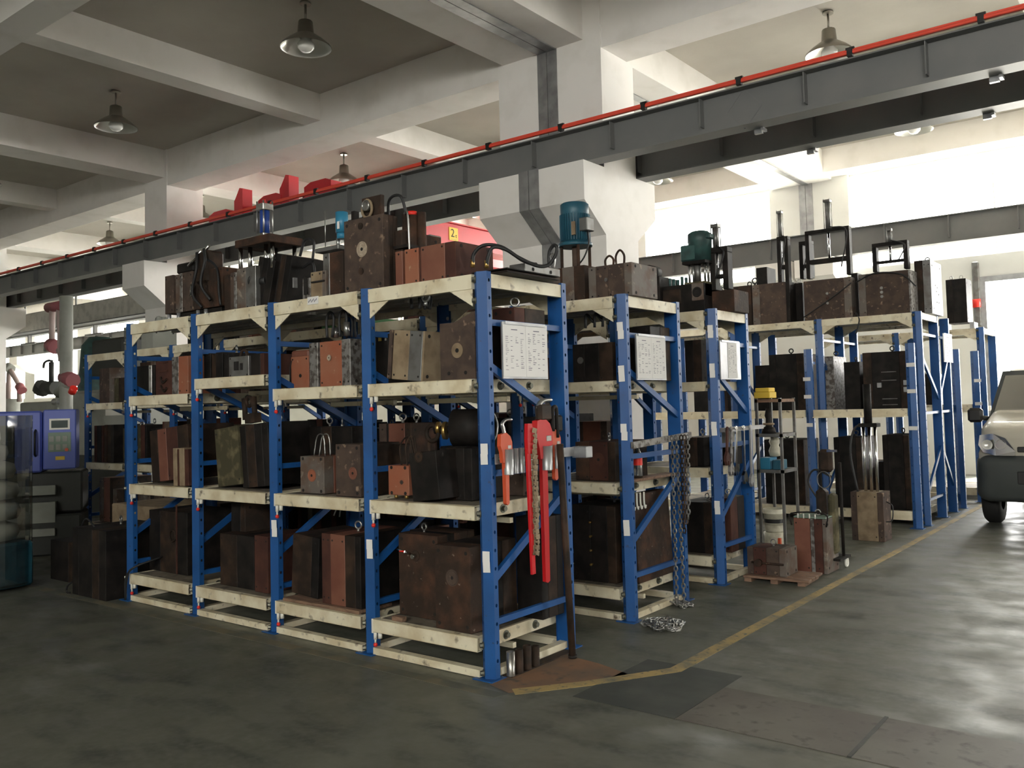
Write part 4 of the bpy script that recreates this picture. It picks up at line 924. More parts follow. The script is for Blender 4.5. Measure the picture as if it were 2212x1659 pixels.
# generic fill ------------------------------------------------------------------
DK = ['oily','oily_brown','rust_dark','red_brown','rust','primer_brown','olive','plate_grey','oily','oily']
NM = {'oily':'black','oily_brown':'dark brown','rust_dark':'dark rusty','red_brown':'red brown','rust':'rusty','primer_brown':'orange brown','olive':'olive','plate_grey':'grey brown','steel_grey':'grey'}
ORD = ['right','second','third','fourth','fifth','sixth','seventh','eighth']
LVN = {Z1:'bottom shelf', Z2:'second shelf', Z3:'third shelf', TOP:'top deck'}
def fill(rackname, xs, yf, depth, levels, seed, hmax, skip=(), cols=DK, n=3):
    r = random.Random(seed)
    for b in range(len(xs)-1):
        for lv in levels:
            if (b, lv) in skip: continue
            x = xs[b+1]+.02; end = xs[b]-.13; i = 0
            k = r.choice([2,3,3]) if n == 3 else n; pos = ['left','middle','right'] if k == 3 else ['left','right']
            avail = end-x
            for i in range(k):
                wd_ = avail/k*r.uniform(.72,.93); h = hmax.get(lv, .55)*r.uniform(.62,1.0); c = [r.choice(cols) for _ in range(3)]
                x0 = x+avail/k*i
                mould('%s mould, %s, %s bay from right, %s of %s' % (NM.get(c[1],'dark'), pos[i], ORD[b], LVN.get(lv,'upper shelf'), rackname), x0, x0+wd_, yf+r.uniform(.04,.16), lv, h, depth*r.uniform(.6,.8),
                      [(r.uniform(1,2),c[0]),(r.uniform(2,4),c[1],0,r.choice([0,.01])),(r.uniform(1,2),c[2])], eyes=r.choice([0,1,1]), screws=r.random() < .5)
xsB = [-i*W for i in range(9)]; xsC = [-i*W for i in range(7)]
HM = {Z1:.58, Z2:.52, Z3:.46, TOP:.30}
fill('second rack', xsB, 1.49, .72, [Z1,Z2,Z3], 3, HM, skip=[(0,Z1),(0,Z2),(0,Z3)])
fill('third rack', xsC, 2.90, .60, [Z1,Z2,Z3], 5, HM, skip=[(0,Z1),(0,Z2),(0,Z3)])
fill('second rack', xsB, 1.50, .60, [TOP], 11, {TOP:.26}, skip=[(0,TOP),(1,TOP),(2,TOP),(6,TOP),(7,TOP)], n=2)
fill('third rack', xsC, 2.92, .50, [TOP], 12, {TOP:.30}, skip=[(0,TOP),(1,TOP)], n=2)
pm('light grey cabinet shaped mould with wires, left end of the second rack top', 305, 330, 715, 1.7, TOP, .3, [(1,'machine_grey')], eyes=0)
# ---- things on top of third rack
t = pm('dark mould with two round black motors on top, third rack top', 1366, 1424, 600, 2.98, TOP, .36, [(16,'rust_dark'),(20,'plate_grey'),(12,'oily')], eyes=0)
z_ = P(1390,600,Y=2.98).z-TOP
MB().cyl((-.10,.02,z_+.06),(-.10,.16,z_+.06),.062,20).cyl((.02,.02,z_+.05),(.02,.16,z_+.05),.06,20).cyl((-.1,.0,z_+.0),(-.1,.1,z_+.0),.03).obj('motor', 'oily', t)
hose(t, [(-.02,-.02,.05),(.03,-.03,.12),(.02,-.03,.02)], .006)
bx_ = P(1500, 600, Y=3.05)
t = thing('hydraulic_press_mould', 'greenish motor and gearbox on a dark mould, third rack corner top', 'mould', (bx_.x, 3.05, TOP+.0005))
def sx(px): return P(px, 600, Y=3.05).x-bx_.x
def szz(py): return P(1500, py, Y=3.05).z-TOP
MB().box(sx(1424), 0, 0, sx(1520), .36, szz(612), .004).obj('base', 'oily', t)
MB().box(sx(1430),-.01,szz(655),sx(1470),.2,szz(620),.01).obj('side_block', 'oily_brown', t)
MB().box(sx(1475), .02, szz(640), sx(1520), .3, szz(608), .004).obj('slide_body', 'olive', t)
MB().box(sx(1494),-.012,szz(650),sx(1519),.02,szz(612),.004).obj('face_plate', 'plate_grey', t); MB().torus((sx(1506),-.014,szz(632)),.035,.01,'Y').cyl((sx(1506),-.008,szz(632)),(sx(1506),-.016,szz(632)),.026).obj('bore', 'hole', t)
MB().lathe([(0,szz(562)),(.10,szz(562)),(.10,szz(520)),(.105,szz(518)),(.10,szz(500)),(.07,szz(495)),(0,szz(495))], (sx(1498),.14,0), 24).obj('motor_body', 'motor_green', t)
MB().box(sx(1516),.08,szz(515),sx(1527),.18,szz(503),.01).box(sx(1466),.04,szz(560),sx(1500),.2,szz(525),.01).obj('terminal_box', 'motor_green', t)
MB().cyl((sx(1494),.12,szz(608)),(sx(1494),.12,szz(562)),.03).obj('shaft', 'steel_grey', t)
for px in (1478, 1487, 1512, 1519): MB().cyl((sx(px),.10,szz(608)),(sx(px),.10,szz(562)),.011).obj('rod', 'steel', t)
MB().box(sx(1472),.02,szz(568),sx(1522),.24,szz(562)).obj('motor_plate', 'oily', t)
for k in range(5): MB().cyl((sx(1432+9*k),.12,szz(612)),(sx(1432+9*k),.12,szz(590+3*(k%3))),.014).obj('fitting', 'motor_green', t)
bx_ = P(1553, 600, Y=3.2)
t = thing('cylinder_frame_mould', 'dark frame with an upright cylinder, beside the greenish motor, third rack corner top', 'mould', (bx_.x, 3.2, TOP+.0005))
def frame_mould(t, Y, l, r_, ytop, ybase, cx_, cw, cy0, cy1, z0, m='oily', depth=.1):
    B = P((l+r_)/2, ytop, Y=Y); f = lambda px, py: (P(px, py, Y=Y).x-B.x, P(px, py, Y=Y).z-z0)
    (xa, za), (xb, _) = f(l, ytop), f(r_, ytop); zb = f(l, ybase)[1]; wd_ = .05
    t.location.x = B.x
    for x in (xa, xb-wd_): MB().box(x, 0, zb, x+wd_, depth, za, .004).obj('frame_post', m, t)
    MB().box(xa, 0, za, xb, depth, za+.045, .004).obj('frame_head', m, t)
    MB().box(xa+wd_, .01, zb+(za-zb)*.32, xb-wd_, depth-.01, zb+(za-zb)*.42, .004).obj('cross_head', m, t)
    xc_ = f(cx_, ytop)[0]; z1 = f(cx_, cy0)[1]; rw = (P(cx_+cw, ytop, Y=Y).x-P(cx_-cw, ytop, Y=Y).x)/2
    MB().cyl((xc_,depth/2,za+.045),(xc_,depth/2,z1-.03),rw,16).obj('cylinder', 'steel_grey', t)
    MB().box(xc_-rw*1.25,depth/2-rw*1.25,z1-.03,xc_+rw*1.25,depth/2+rw*1.25,z1,.003).obj('cylinder_cap', 'steel_grey', t)
    for a in (-1,1):
        for b in (-1,1): MB().cyl((xc_+a*rw*1.05,depth/2+b*rw*1.05,za+.04),(xc_+a*rw*1.05,depth/2+b*rw*1.05,z1+.012),.005,6).obj('tie_rod', 'steel', t)
    MB().cyl((xc_,depth/2,zb+(za-zb)*.42),(xc_,depth/2,za),.014).obj('piston_rod', 'chrome', t)
    hose(t, [(xc_+rw,0,za+.06),(xb-.02,-.03,za-.02),(xb-.1,-.03,zb+.10)], .008)
    return t
frame_mould(t, 3.2, 1532, 1571, 548, 628, 1542, 6.5, 483, 540, TOP)
MB().box(-.13,.0,0,.13,.3,P(1553,628,Y=3.2).z-TOP,.004).obj('base', 'rust_dark', t)
# ---- tall rack D, top deck
TD = 2.4502
pm('long dark brown mould with an eyebolt, left end of the tall rack top', 1578, 1622, 618, 7.15, TD, .5, [(3,'oily_brown'),(5,'rust_dark')], eyes=1, dark=True)
pm('dark stepped mould behind motor frame, left on the tall rack top', 1521, 1576, 628, 7.2, TD, .5, [(3,'oily_brown'),(5,'oily'),(2,'rust_dark')], eyes=1, dark=True)
t = pm('wide rust streaked mould with thin upright cylinder frame, tall rack top', 1624, 1705, 612, 7.04, TD, .55, [(2,'plate_grey'),(7,'rust'),(1,'oily')], ori='x', eyes=0)
eye(t, -.25, .1, P(1660,612,Y=7.04).z-TD, 1.3, dark=True)
f2 = MB().box(-.27,.2,0,-.12,.5,P(1640,580,Y=7.3).z-TD,.004).obj('back_block', 'oily', t)
def frame_on(t, Y, l, r_, ytop, ybase, cx_, cw, cy0, z0):
    s = bpy.data.objects.new('frame', None); x = t.location.x; y = t.location.y; z = t.location.z
    C.objects.link(s); n0 = set(s.children); frame_mould(s, Y, l, r_, ytop, ybase, cx_, cw, cy0, 0, z0)
    for o in list(s.children):
        o.parent = t; o.location = (s.location.x-x, Y-y, z0-z)
    bpy.data.objects.remove(s)
frame_on(t, 7.10, 1677, 1701, 520, 612, 1683, 4.5, 455, TD)
t = pm('black mould in the gap between the two widest rusty moulds, tall rack top', 1706, 1733, 612, 7.25, TD, .4, [(1,'oily')], eyes=1)
t = pm('widest rusty mould with a tall portal frame and cylinder, tall rack top', 1735, 1838, 603, 7.04, TD, .55, [(11,'rust'),(2,'plate_grey')], ori='x', eyes=0, ring=(0,.26,.02,'rust_dark'))
frame_on(t, 7.10, 1738, 1834, 508, 603, 1787, 6, 430, TD); frame_on(t, 7.35, 1725, 1752, 530, 603, 1745, 3, 520, TD)
hose(t, [(.30,-.01,.42),(.05,-.02,.25),(-.30,-.01,.05)], .007); hose(t, [(.34,-.01,.05),(.38,-.03,-.03),(.36,-.03,-.13),(.33,-.02,-.2)], .010)
for dz in (.20,.32): MB().cyl((.0,-.001,dz),(.0,-.01,dz),.016).obj('bush', 'steel', t)
t = pm('black narrow mould wedged right of the portal frame, tall rack top', 1838, 1852, 590, 7.2, TD, .4, [(1,'oily')], eyes=0)
t = pm('grey rusty mould with three centre bosses and short frame, tall rack top', 1853, 1966, 588, 7.04, TD, .55, [(14,'plate_grey'),(80,'rust'),(4,'mottled')], ori='x', eyes=0)
for dz in (.22,.27,.32): MB().cyl((-.03,-.001,dz),(-.03,-.012,dz),.018).obj('bush', 'steel', t)
frame_on(t, 7.10, 1883, 1960, 535, 588, 1920, 4.5, 492, TD)
hose(t, [(-.32,-.01,.42),(-.1,-.03,.50),(.2,-.03,.46),(.36,-.02,.30)], .008)
t = pm('dark mould with a pale sunlit drilled side, right end of tall rack top', 1974, 2009, 562, 7.35, TD, .55, [(1,'oily_brown'),(1,'steel_grey')], ori='x', eyes=1, dark=True)
for k, (y, z) in enumerate([(.2,.35),(.25,.28),(.3,.33),(.35,.25),(.25,.15),(.35,.15)]): link('screw_head', SCX, t, loc=((P(2009,562,Y=7.35).x-P(1974,562,Y=7.35).x)/2, y, z))
t = pm('black mould with pins on top, on the far rack beside the bright doorway', 2042, 2086, 603, 10.1, 2.52, .4, [(1,'oily'),(2,'oily')], eyes=2)
for x in (-.18,.18): MB().box(x-.03,.05,-.1,x+.03,.3,0).obj('leg', 'galv', t)
# middle shelf of D
pm('black mould with light slots in front, tall rack middle shelf left', 1660, 1735, 765, 7.15, 1.3302, .5, [(1,'oily'),(3,'oily'),(1,'oily_brown')], eyes=1, dark=True)
t = pm('dark machined mould with silver corner blocks, tall rack middle shelf right', 1862, 1962, 760, 7.15, 1.3302, .5, [(2,'oily_brown'),(6,'oily'),(2,'oily_brown')], eyes=1, dark=True)
for x, z in ((-.10,.26),(.20,.28),(.20,.20)): MB().box(x,-.03,z,x+.05,0,z+.06,.003).obj('corner_block', 'galv', t)
for z in (.05,.12,.34,.44): MB().box(-.05,-.012,z,.12,0,z+.01).obj('rib', 'steel_grey', t)
t = pm('grey lichen coloured plate mould between the posts, tall rack middle shelf', 1778, 1800, 770, 7.2, 1.3302, .5, [(1,'mottled')], eyes=1, dark=True)
pm('black mould with an eyebolt behind the diagonal brace, tall rack middle shelf', 1822, 1856, 782, 7.25, 1.3302, .45, [(1,'oily')], eyes=1, dark=True)
for i, (a, b, ty, lab) in enumerate([(1650,1735,950,'wide dark mould, bottom shelf left of the tall rack'),(1800,1860,945,'dark block mould in the middle of the tall rack bottom shelf'),(1905,1962,940,'black mould on tall rack bottom shelf, beside the chrome rods')]):
    pm(lab, a, b, ty, 7.15, .1502, .55, [(1,'oily'),(3,'oily'),(1,'oily_brown')], eyes=1, dark=True)
for x in (-1.5, -2.4): mould('black mould deep in tall rack, %s hidden bay' % ('third' if x > -2 else 'last'), x, x+.5, 7.2, 1.3302, .6, .5, [(1,'oily'),(1,'oily_brown')], eyes=1)
# dressed moulds on rack E and F mid shelf
for i, (x, y, z) in enumerate([(.05,7.9,1.3302),(-1.1,7.9,1.3302),(.0,7.9,.1502),(.0,10.15,1.2965),(-.9,10.15,1.2965)]):
    mould('dark mould %s' % ['on rear tall rack middle shelf, aisle end','on rear tall rack middle shelf, second bay','on rear tall rack bottom shelf, aisle end','on farthest rack middle shelf, aisle end','on farthest rack middle shelf, second bay'][i], x-.35, x+.1, y, z, .5, .45, [(1,'oily_brown'),(2,'oily')], eyes=1)
# ---- loose moulds on the floor between the racks and the aisle
t = thing('pallet', 'small rust stained wooden pallet with a low mould on it', 'pallet', (.32, 3.16, 0), (0,0,.06))
for k in range(4): MB().box(-.26,-.02+.10*k,.03,.28,.06+.10*k,.05,.003).obj('plank', 'wood', t)
for x in (-.22,.0,.22): MB().box(x-.03,-.02,.0005,x+.03,.36,.0295).obj('bearer', 'wood', t)
t = mould('low brown mould with a long bolt across it, on the small pallet', .07, .40, 3.20, .051, .22, .26, [(1,'rust'),(2,'red_brown'),(2,'rust'),(1,'plate_grey')], eyes=1, rz=.0, cat='mould')
MB().cyl((-.12,-.012,.10),(.15,-.012,.10),.009).cyl((-.06,-.001,.10),(-.06,-.04,.10),.03).obj('cross_bolt', 'rust_dark', t)
t = mould('orange brown mould with a green cloth on top, on floor by the trolley', .28, .56, 3.72, .0005, .46, .30, [(4,'primer_brown'),(1,'mottled',.0,.006),(2,'red_brown'),(1,'plate_grey',0,.004)], eyes=1)
MB().box(-.14,.0,.462,.14,.30,.475,.004).obj('cloth', 'pad_green', t); 
for x in (-.1,-.05,.0,.05): MB().cyl((x,.0,.46),(x,.0,.50),.006).obj('pin', 'white_plastic', t)
MB().tube(curve([(-.15,-.02,.40),(-.15,-.02,.50),(.14,-.02,.51),(.15,-.02,.40)],4), .007, 8).obj('handle', 'oily', t)
t = mould('pale brown block mould with three bright rods standing on it, on floor', .17, .50, 5.62, .0005, .50, .26, [(6,'rust'),(20,'khaki'),(6,'rust')], eyes=0)
tx, ty_ = t.location.x, t.location.y
for x, zt_ in ((-.03,1.19),(.03,1.19),(.09,1.19)): MB().cyl((x-.01,.12,.49),(x-.01,.12,zt_),.016).obj('guide_rod', 'chrome', t)
MB().cyl((.015,.12,1.19),(.015,.12,1.62),.040).box(-.07,.05,1.17,.12,.19,1.21,.004).obj('cylinder', 'oily', t)
hose(t, [(.17,.1,.40),(.24,.05,.36),(.23,.05,.22),(.17,.05,.20)], .006)
hose(t, [(-.10,.05,.49),(-.16,.05,.90),(-.12,.08,1.15),(-.02,.1,1.2)], .012)
# tall trolley with draped masks and hoses
t = thing('tool_trolley', 'narrow wheeled stand draped with dark welding gear, by the aisle line', 'trolley', (.50, 3.95, 0))
MB().tube([(-.05,0,.10),(-.05,0,.85),(.02,0,1.0)], .014, 8).tube([(.09,.1,.1),(.09,.1,.92)], .014, 8).box(-.10,-.08,.09,.12,.2,.11).obj('frame', 'oily', t)
MB().box(-.09,-.05,.25,.0,.08,.70,.03).obj('hanging_bag', 'oily_brown', t); MB().box(.02,-.06,.14,.08,.06,.66,.03).obj('hanging_bag', 'olive', t)
for (x, y) in ((0.02,-.07),(.09,.17)): MB().torus((x,y,.045),.034,.011,'X').cyl((x-.01,y,.045),(x+.01,y,.045),.02).obj('castor', 'white_plastic', t)
MB().torus((.0,-.06,.78),.06,.004,'Y',20,6,1.2).obj('hose_coil', 'steel_grey', t); MB().box(-.06,-.03,.84,.06,.05,1.04,.03).obj('mask', 'oily_brown', t)
MB().box(.03,-.05,1.02,.12,-.045,1.04).obj('shiny_strip', 'chrome', t)
hose(t, [(-.08,0,.6),(-.16,0,.75),(-.10,0,.86),(.05,0,.80)], .009)
# grey angle-iron shelf unit
c = [P(1634,870,Y=4.3), P(1684,857,Y=4.3)]
t = thing('angle_shelf', 'grey angle iron shelf unit beside the third rack with bucket beneath', 'shelf', (-.25, 4.3, 0))
xa, xb = c[0].x+.25, c[1].x+.25
for x in (xa, xb):
    for y in (0,.35): MB().box(x-.012,y-.012,.0005,x+.012,y+.012,1.50).obj('post', 'steel_grey', t)
for z in (1.49, 1.16, .82): MB().box(xa-.012,-.012,z-.03,xb+.012,.36,z).obj('shelf_board', 'steel_grey' if z < 1.4 else 'wood', t)
bz = lambda n, m, l, cat, a: tag(MB().box(*a, .005).obj(n, m), l, cat)
bz('parts_box', 'yellow', 'yellow carton on top of the grey shelf unit', 'box', (-.30,4.33,1.5005,-.14,4.5,1.56))
bz('parts_box', 'yellow', 'smaller yellow carton stacked on the other yellow carton', 'box', (-.29,4.34,1.5605,-.15,4.49,1.60))
bz('parts_box', 'motor_cyan', 'bright blue box on the lowest board of the grey shelf unit', 'box', (-.27,4.32,.8205,-.16,4.5,.93))
bz('parts_box', 'motor_blue', 'dark teal box beside the bright blue one on the shelf unit', 'box', (-.14,4.33,.8205,-.06,4.5,.91))
t = thing('valve', 'dark valve with a pale collar on middle board of the shelf unit', 'valve', (-.2, 4.42, 1.1605)); MB().lathe([(.0,0),(.07,0),(.06,.05),(.03,.07),(.025,.14),(.035,.17),(.02,.24),(0,.24)], n=18).obj('valve_body', 'oily', t); MB().torus((0,0,.09),.045,.012,'Z').obj('collar', 'khaki', t)
t = thing('cloth_bundle', 'crumpled pale cloth bundle hung on the shelf unit', 'cloth', (-.17, 4.48, .9305)); MB().lathe([(0,0),(.05,.01),(.06,.06),(.04,.11),(.055,.15),(.03,.20),(0,.21)], n=9).obj('cloth', 'bucket', t)
def bucket(x, y, z, s, label):
    t = thing('bucket', label, 'bucket', (x, y, z)); MB().lathe([(0,0),(.125,0),(.148,.26),(.155,.262),(.155,.275),(.15,.28),(.155,.30),(.15,.33),(.145,.33),(.13,.02)], n=28).obj('bucket_body', 'bucket', t)
    MB().lathe([(.1395,.135),(.1425,.19)], n=28).obj('printed_band', 'black', t); t.scale = (s,s,s); return t
bucket(-.20, 4.47, .2105, .68, 'cream plastic bucket with a black printed band, on the upturned tub'); 
t = thing('tub', 'pale tub with an orange stripe under the cream bucket', 'tub', (-.20, 4.47, 0)); t.scale = (.68,.68,.70); MB().lathe([(0,.0005),(.14,.0005),(.15,.10),(.145,.20),(.155,.30),(0,.30)], n=24).obj('tub_body', 'bucket', t); MB().box(.10,-.155,.02,.14,-.11,.24,.004).obj('orange_stripe', 'tool_orange', t); MB().box(-.02,-.165,.05,.08,-.14,.12,.004).obj('dark_print', 'black', t)
# ================================================================ tools on the rack ends
# steel angle with tube sockets on the front rack end
a = P(1065,985,X=.05); 
t = thing('tool_holder', 'grey steel bar with welded tube sockets on the front rack end', 'tool holder', (.012, .04, 1.20))
MB().box(0,0,-.028,.008,.80,.028).obj('flat_bar', 'galv', t); MB().cyl((.008,.03,0),(.02,.03,0),.012,6).obj('bolt', 'bolt', t)
MB().box(-.01,.76,-.04,.10,.83,.03,.004).obj('end_block', 'galv', t)
def sock(px, r_, l=.14, z=0.0):
    y = P(px, 990, X=.06).y-.04; m = MB(); n = 18
    m.lathe([(r_,-l*.62),(r_,l*.38),(r_-.005,l*.38),(r_-.005,-l*.62)], (.012+r_+.002,y,z), n); return m.obj('tube_socket', 'galv', t), y+.04
for px, r_ in ((1099,.030),(1118,.018),(1131,.018),(1146,.022),(1180,.036),(1205,.028)): sock(px, r_)
def wrench(label, px, ytop_jaw, ybot, size, m, hook=True, tilt=0, handle_w=.028):
    X = .075; top = P(px, ytop_jaw, X=X); bot = P(px, ybot, X=X); y = top.y; s = size
    t = thing('pipe_wrench', label, 'wrench', (.046, y-.01, 1.20), (tilt, 0, 0)); t.scale = (1.3,1.75,1.0); zt = top.z-1.20; zb = bot.z-1.20
    hd = MB().prism([(-.030*s,-.02),(.012*s,-.02),(.045*s,.07*s),(.045*s,.15*s),(.030*s,.20*s),(.0,.235*s),(-.045*s,.22*s),(-.050*s,.12*s),(-.036*s,.04)], -.016*s, .016*s, 'X').obj('head_casting', m, t)
    MB().box(-.018*s,.004*s,.085*s,.018*s,.040*s,.125*s,.004).obj('adjusting_nut', 'steel', hd)
    MB().prism([(-handle_w/2,-.02),(handle_w/2,-.02),(handle_w/2*.8,zb+.01),(0,zb),(-handle_w/2*.8,zb+.01)], -.009, .009, 'X').obj('handle', m, t)
    MB().box(-.013*s,.028*s,-.01,.013*s,.050*s,.10*s,.003).obj('heel_jaw', 'steel', t)
    if hook: MB().tube(curve([(0,.0,.20*s),(0,-.012*s,.27*s),(0,-.020*s,.31*s),(0,.005*s,.345*s),(0,.055*s,.35*s)],6), .013*s, 8).obj('hook_jaw', 'steel', t)
    return t
w1 = wrench('orange pipe wrench with a hooked steel jaw, leftmost on rack end', 1101, 912, 1092, .62, 'tool_orange', handle_w=.020)
w2 = wrench('big bright red pipe wrench, widest tool on the rack end', 1182, 905, 1262, .92, 'tool_red', handle_w=.030); 
MB().box(-.02,-.03,.20,.02,.045,.30,.012).obj('hook_jaw', 'oily_brown', w2)
w3 = wrench('short orange pipe wrench beside the steel bar end, rightmost tool', 1207, 918, 1038, .62, 'tool_orange', hook=False, handle_w=.022)
MB().box(-.015,.0,.13,.015,.045,.23,.012).obj('hook_jaw', 'oily', w3)
# chain wrench
X = .095; y = P(1146,1000,X=X).y; zb = P(1146,1243,X=X).z-1.2
t = thing('chain_wrench', 'long red chain wrench with its roller chain hanging beside the handle', 'wrench', (X-.01, y, 1.2))
MB().bar((0,-.01,.05),(0,.012,zb),.032,.014).obj('handle', 'tool_red', t)
MB().prism([(-.02,.02),(.03,.02),(.035,.14),(.02,.19),(-.018,.19),(-.024,.10)], -.012, .012, 'X').obj('jaw_plate', 'tool_red', t)
lk = MB().box(-.014,-.020,-.016,-.009,.020,.016,.003).box(.009,-.020,-.016,.014,.020,.016,.003).cyl((-.018,0,0),(.018,0,0),.009,8).mesh('chain_link', 'khaki')
for k in range(24):
    z = .15-k*.030; o = link('chain_link', lk, t, loc=(.016, .028+.004*math.sin(k*1.3), z), rot=(R.uniform(-.4,.4), 0, R.uniform(-.4,.4))); o.scale = (.9,.8,.9)
# leaning bar
p0 = P(1237,1422,Z=0.0); tp = P(1208,905,X=.10)
t = thing('pry_bar', 'long dark steel bar leaning in the end block, foot on floor', 'bar', (p0.x, p0.y, 0))
MB().cyl((0,0,.001),(tp.x-p0.x,tp.y-p0.y-.0,1.26),.021,14).obj('shaft', 'oily_brown', t); MB().cyl((0,0,.0),(0,0,.02),.026,14).obj('foot', 'oily', t)
# dark hose clamp/strap hook beside
c = P(1198,895,X=.06)
t = thing('strap', 'dark folded strap tool above the short orange wrench', 'strap', (.06, c.y, c.z)); MB().tube(curve([(0,-.02,-.1),(0,-.02,.02),(0,0,.045),(0,.02,.02),(0,.025,-.14)],5), .012, 8).obj('loop', 'oily', t)
# sockets/pipe offcuts on floor on a steel plate
tag(MB().box(-.02,.10,.001,.05,.70,.008,.002).obj('steel_strip', 'oily_brown'), 'dark steel strip on the floor under the front rack end', 'strip')
for i, (px, hh_, m) in enumerate([(1105,.13,'steel'),(1123,.125,'oily_brown'),(1139,.13,'oily_brown'),(1155,.11,'oily_brown')]):
    y = .115+.075*i
    t = thing('pipe_offcut', ['bright','first dark','second dark','shortest dark'][i]+' pipe offcut standing on floor strip at the rack end', 'pipe', (.03, y, .0085)); MB().lathe([(.024,0),(.024,hh_),(.018,hh_),(.018,0)], n=18).obj('pipe_wall', m, t)
# ---- second rack end: bar with chains
t = thing('chain_bar', 'rough grey bar across the second rack end holding chains', 'bar', (.02, 1.50, 1.20))
MB().bar((0,0,-.0),(0,.86,.035),.045,.02).obj('bar', 'mottled', t)
def chain(label, pts, s=.030, r_=.0056, m='steel_grey', name='chain'):
    cv = curve(pts, 30); d = [0]
    for a_, b_ in zip(cv[:-1], cv[1:]): d.append(d[-1]+(b_-a_).length)
    m_b = MB(); k = 0; pos = 0; i = 0
    while pos < d[-1]:
        while i < len(d)-2 and d[i+1] < pos: i += 1
        f = (pos-d[i])/max(1e-6, d[i+1]-d[i]); c_ = cv[i].lerp(cv[i+1], f); dr = (cv[i+1]-cv[i]).normalized()
        sd = dr.orthogonal().normalized(); 
        sd = Matrix.Rotation((k%2)*math.pi/2+.5, 3, dr) @ sd
        L2, W2 = s*.72, s*.42
        ring = [c_+dr*(math.cos(q)*L2)+sd*(math.sin(q)*W2) for q in [2*math.pi*j/8 for j in range(8)]]
        m_b.tube(ring, r_, 4, True); pos += s*1.12; k += 1
    o = m_b.obj(name, m); return tag(o, label, 'chain')
def zX(px, py, X): p = P(px, py, X=X); return (X, p.y, p.z)
for i, (pxt, pxb, yb, lab, m) in enumerate([(1452,1462,1308,'left strand of the long steel chain hanging from second rack end to floor','steel_grey'),(1461,1478,1303,'right strand of long steel chain hanging from second rack end to the floor','steel_grey'),
        (1472,1478,1150,'dark chain hanging halfway down at the second rack end','oily_brown'),(1479,1482,1130,'short reddish chain, second from the right on second rack end','rust'),(1486,1487,1125,'outermost short chain on the second rack end','steel_grey')]):
    a = zX(pxt, 955, .05+.02*i); b = P(pxb, yb, X=.05+.02*i); mid = Vector(a).lerp(b, .5)
    zz = max(b.z, .012)
    chain(lab, [(a[0],a[1],1.225),(mid.x,mid.y,mid.z),(b.x,b.y,zz)], m=m)
r = random.Random(4)
def pile(cx, cy, rx, ry, n, lab, seed):
    r = random.Random(seed); pts = []; 
    for k in range(n):
        q = k*1.9+r.random(); rad = r.random()**.5
        pts.append((cx+rx*rad*math.cos(q), cy+ry*rad*math.sin(q), .010+.028*(1-rad)*r.random()+.006*(k % 3)))
    return chain(lab, pts, m='steel', name='chain', r_=.0056)
pc = P(1432,1350,Z=.01); pile(pc.x, pc.y, .15, .15, 34, 'loose steel chain heaped on the floor in front of the second rack', 3)
pc = P(1468,1306,Z=.01); pile(pc.x, pc.y, .10, .07, 12, 'tail of steel chain gathered on the floor at the second rack foot', 5)
# ---- third rack end: bar with wrenches
t = thing('tool_rail', 'grey rail across the third rack end holding chrome wrenches', 'tool rail', (.02, 2.90, 1.245))
MB().box(-.008,0,-.012,.03,.80,.022).obj('rail', 'galv', t)
for i, (px, yb, m, lab) in enumerate([(1571,1000,'red_brown','thin red handled spanner, leftmost on third rack end'),(1580,1022,'mottled','worn adjustable spanner, second on the third rack end'),(1590,1022,'chrome','long chrome spanner in the middle of third rack end'),(1606,1040,'chrome','longest narrow chrome bar wrench on the third rack end'),(1621,1046,'galv','large adjustable spanner with open jaw, rightmost on third rack end')]):
    p = P(px, 940, X=.06); b = P(px+ (3 if i > 2 else 0), yb, X=.06); L2 = 1.245-b.z
    t = thing('spanner', lab, 'spanner', (.062, p.y, 1.24)); t.scale = (1.2,1.25,1)
    MB().bar((0,0,.03),(0,(b.y-p.y),-L2+.05),.020 if i != 3 else .014,.012).obj('shank', m, t)
    c_ = Vector((0,(b.y-p.y),-L2+.03)); 
    MB().prism([(c_.y-.028,c_.z+.03),(c_.y-.03,c_.z-.01),(c_.y-.012,c_.z-.045),(c_.y-.006,c_.z-.01),(c_.y+.008,c_.z-.01),(c_.y+.014,c_.z-.045),(c_.y+.034,c_.z-.005),(c_.y+.024,c_.z+.035),(c_.y,c_.z+.07)], -.010, .010, 'X').obj('jaw', m, t)
    MB().torus((0,0,.02),.014,.005,'X',12,6).obj('ring_end', m, t)
# ================================================================ left side: workshop machines
# control cabinet of moulding machine
c = P(120, 900, Y=.75)
t = thing('moulding_machine', 'blue moulding machine guard with a control panel, at far left', 'machine', (c.x-.0, .75, 0), (0,0,1.0))
gx = -.12
MB().box(-1.3,.05,.90,gx-.02,.5,1.57,.02).obj('safety_guard', 'machine_blue', t)
MB().box(-.85,.035,1.0,-.40,.05,1.42,.02).obj('guard_window', 'machine_dark', t)
MB().tube([(-.20,.05,1.08),(-.20,.0,1.10),(-.20,.0,1.34),(-.20,.05,1.36)], .012, 8).obj('guard_handle', 'black', t)
cb = MB().box(gx,-.0,.93,.20,.25,1.58,.012).obj('control_box', 'machine_blue', t)
MB().box(gx+.06,-.006,1.36,.14,-.001,1.48).obj('screen_bezel', 'white_plastic', cb); MB().box(gx+.08,-.011,1.38,.12,-.0065,1.46).obj('screen', 'screen', cb)
MB().box(gx+.05,-.006,1.12,.15,-.001,1.33).obj('keypad', 'pad_green', cb)
for i in range(3):
    for j in range(2): MB().box(gx+.06+.065*i,-.011,1.14+.09*j,gx+.105+.065*i,-.0065,1.20+.09*j).obj('key_group', 'machine_grey', cb)
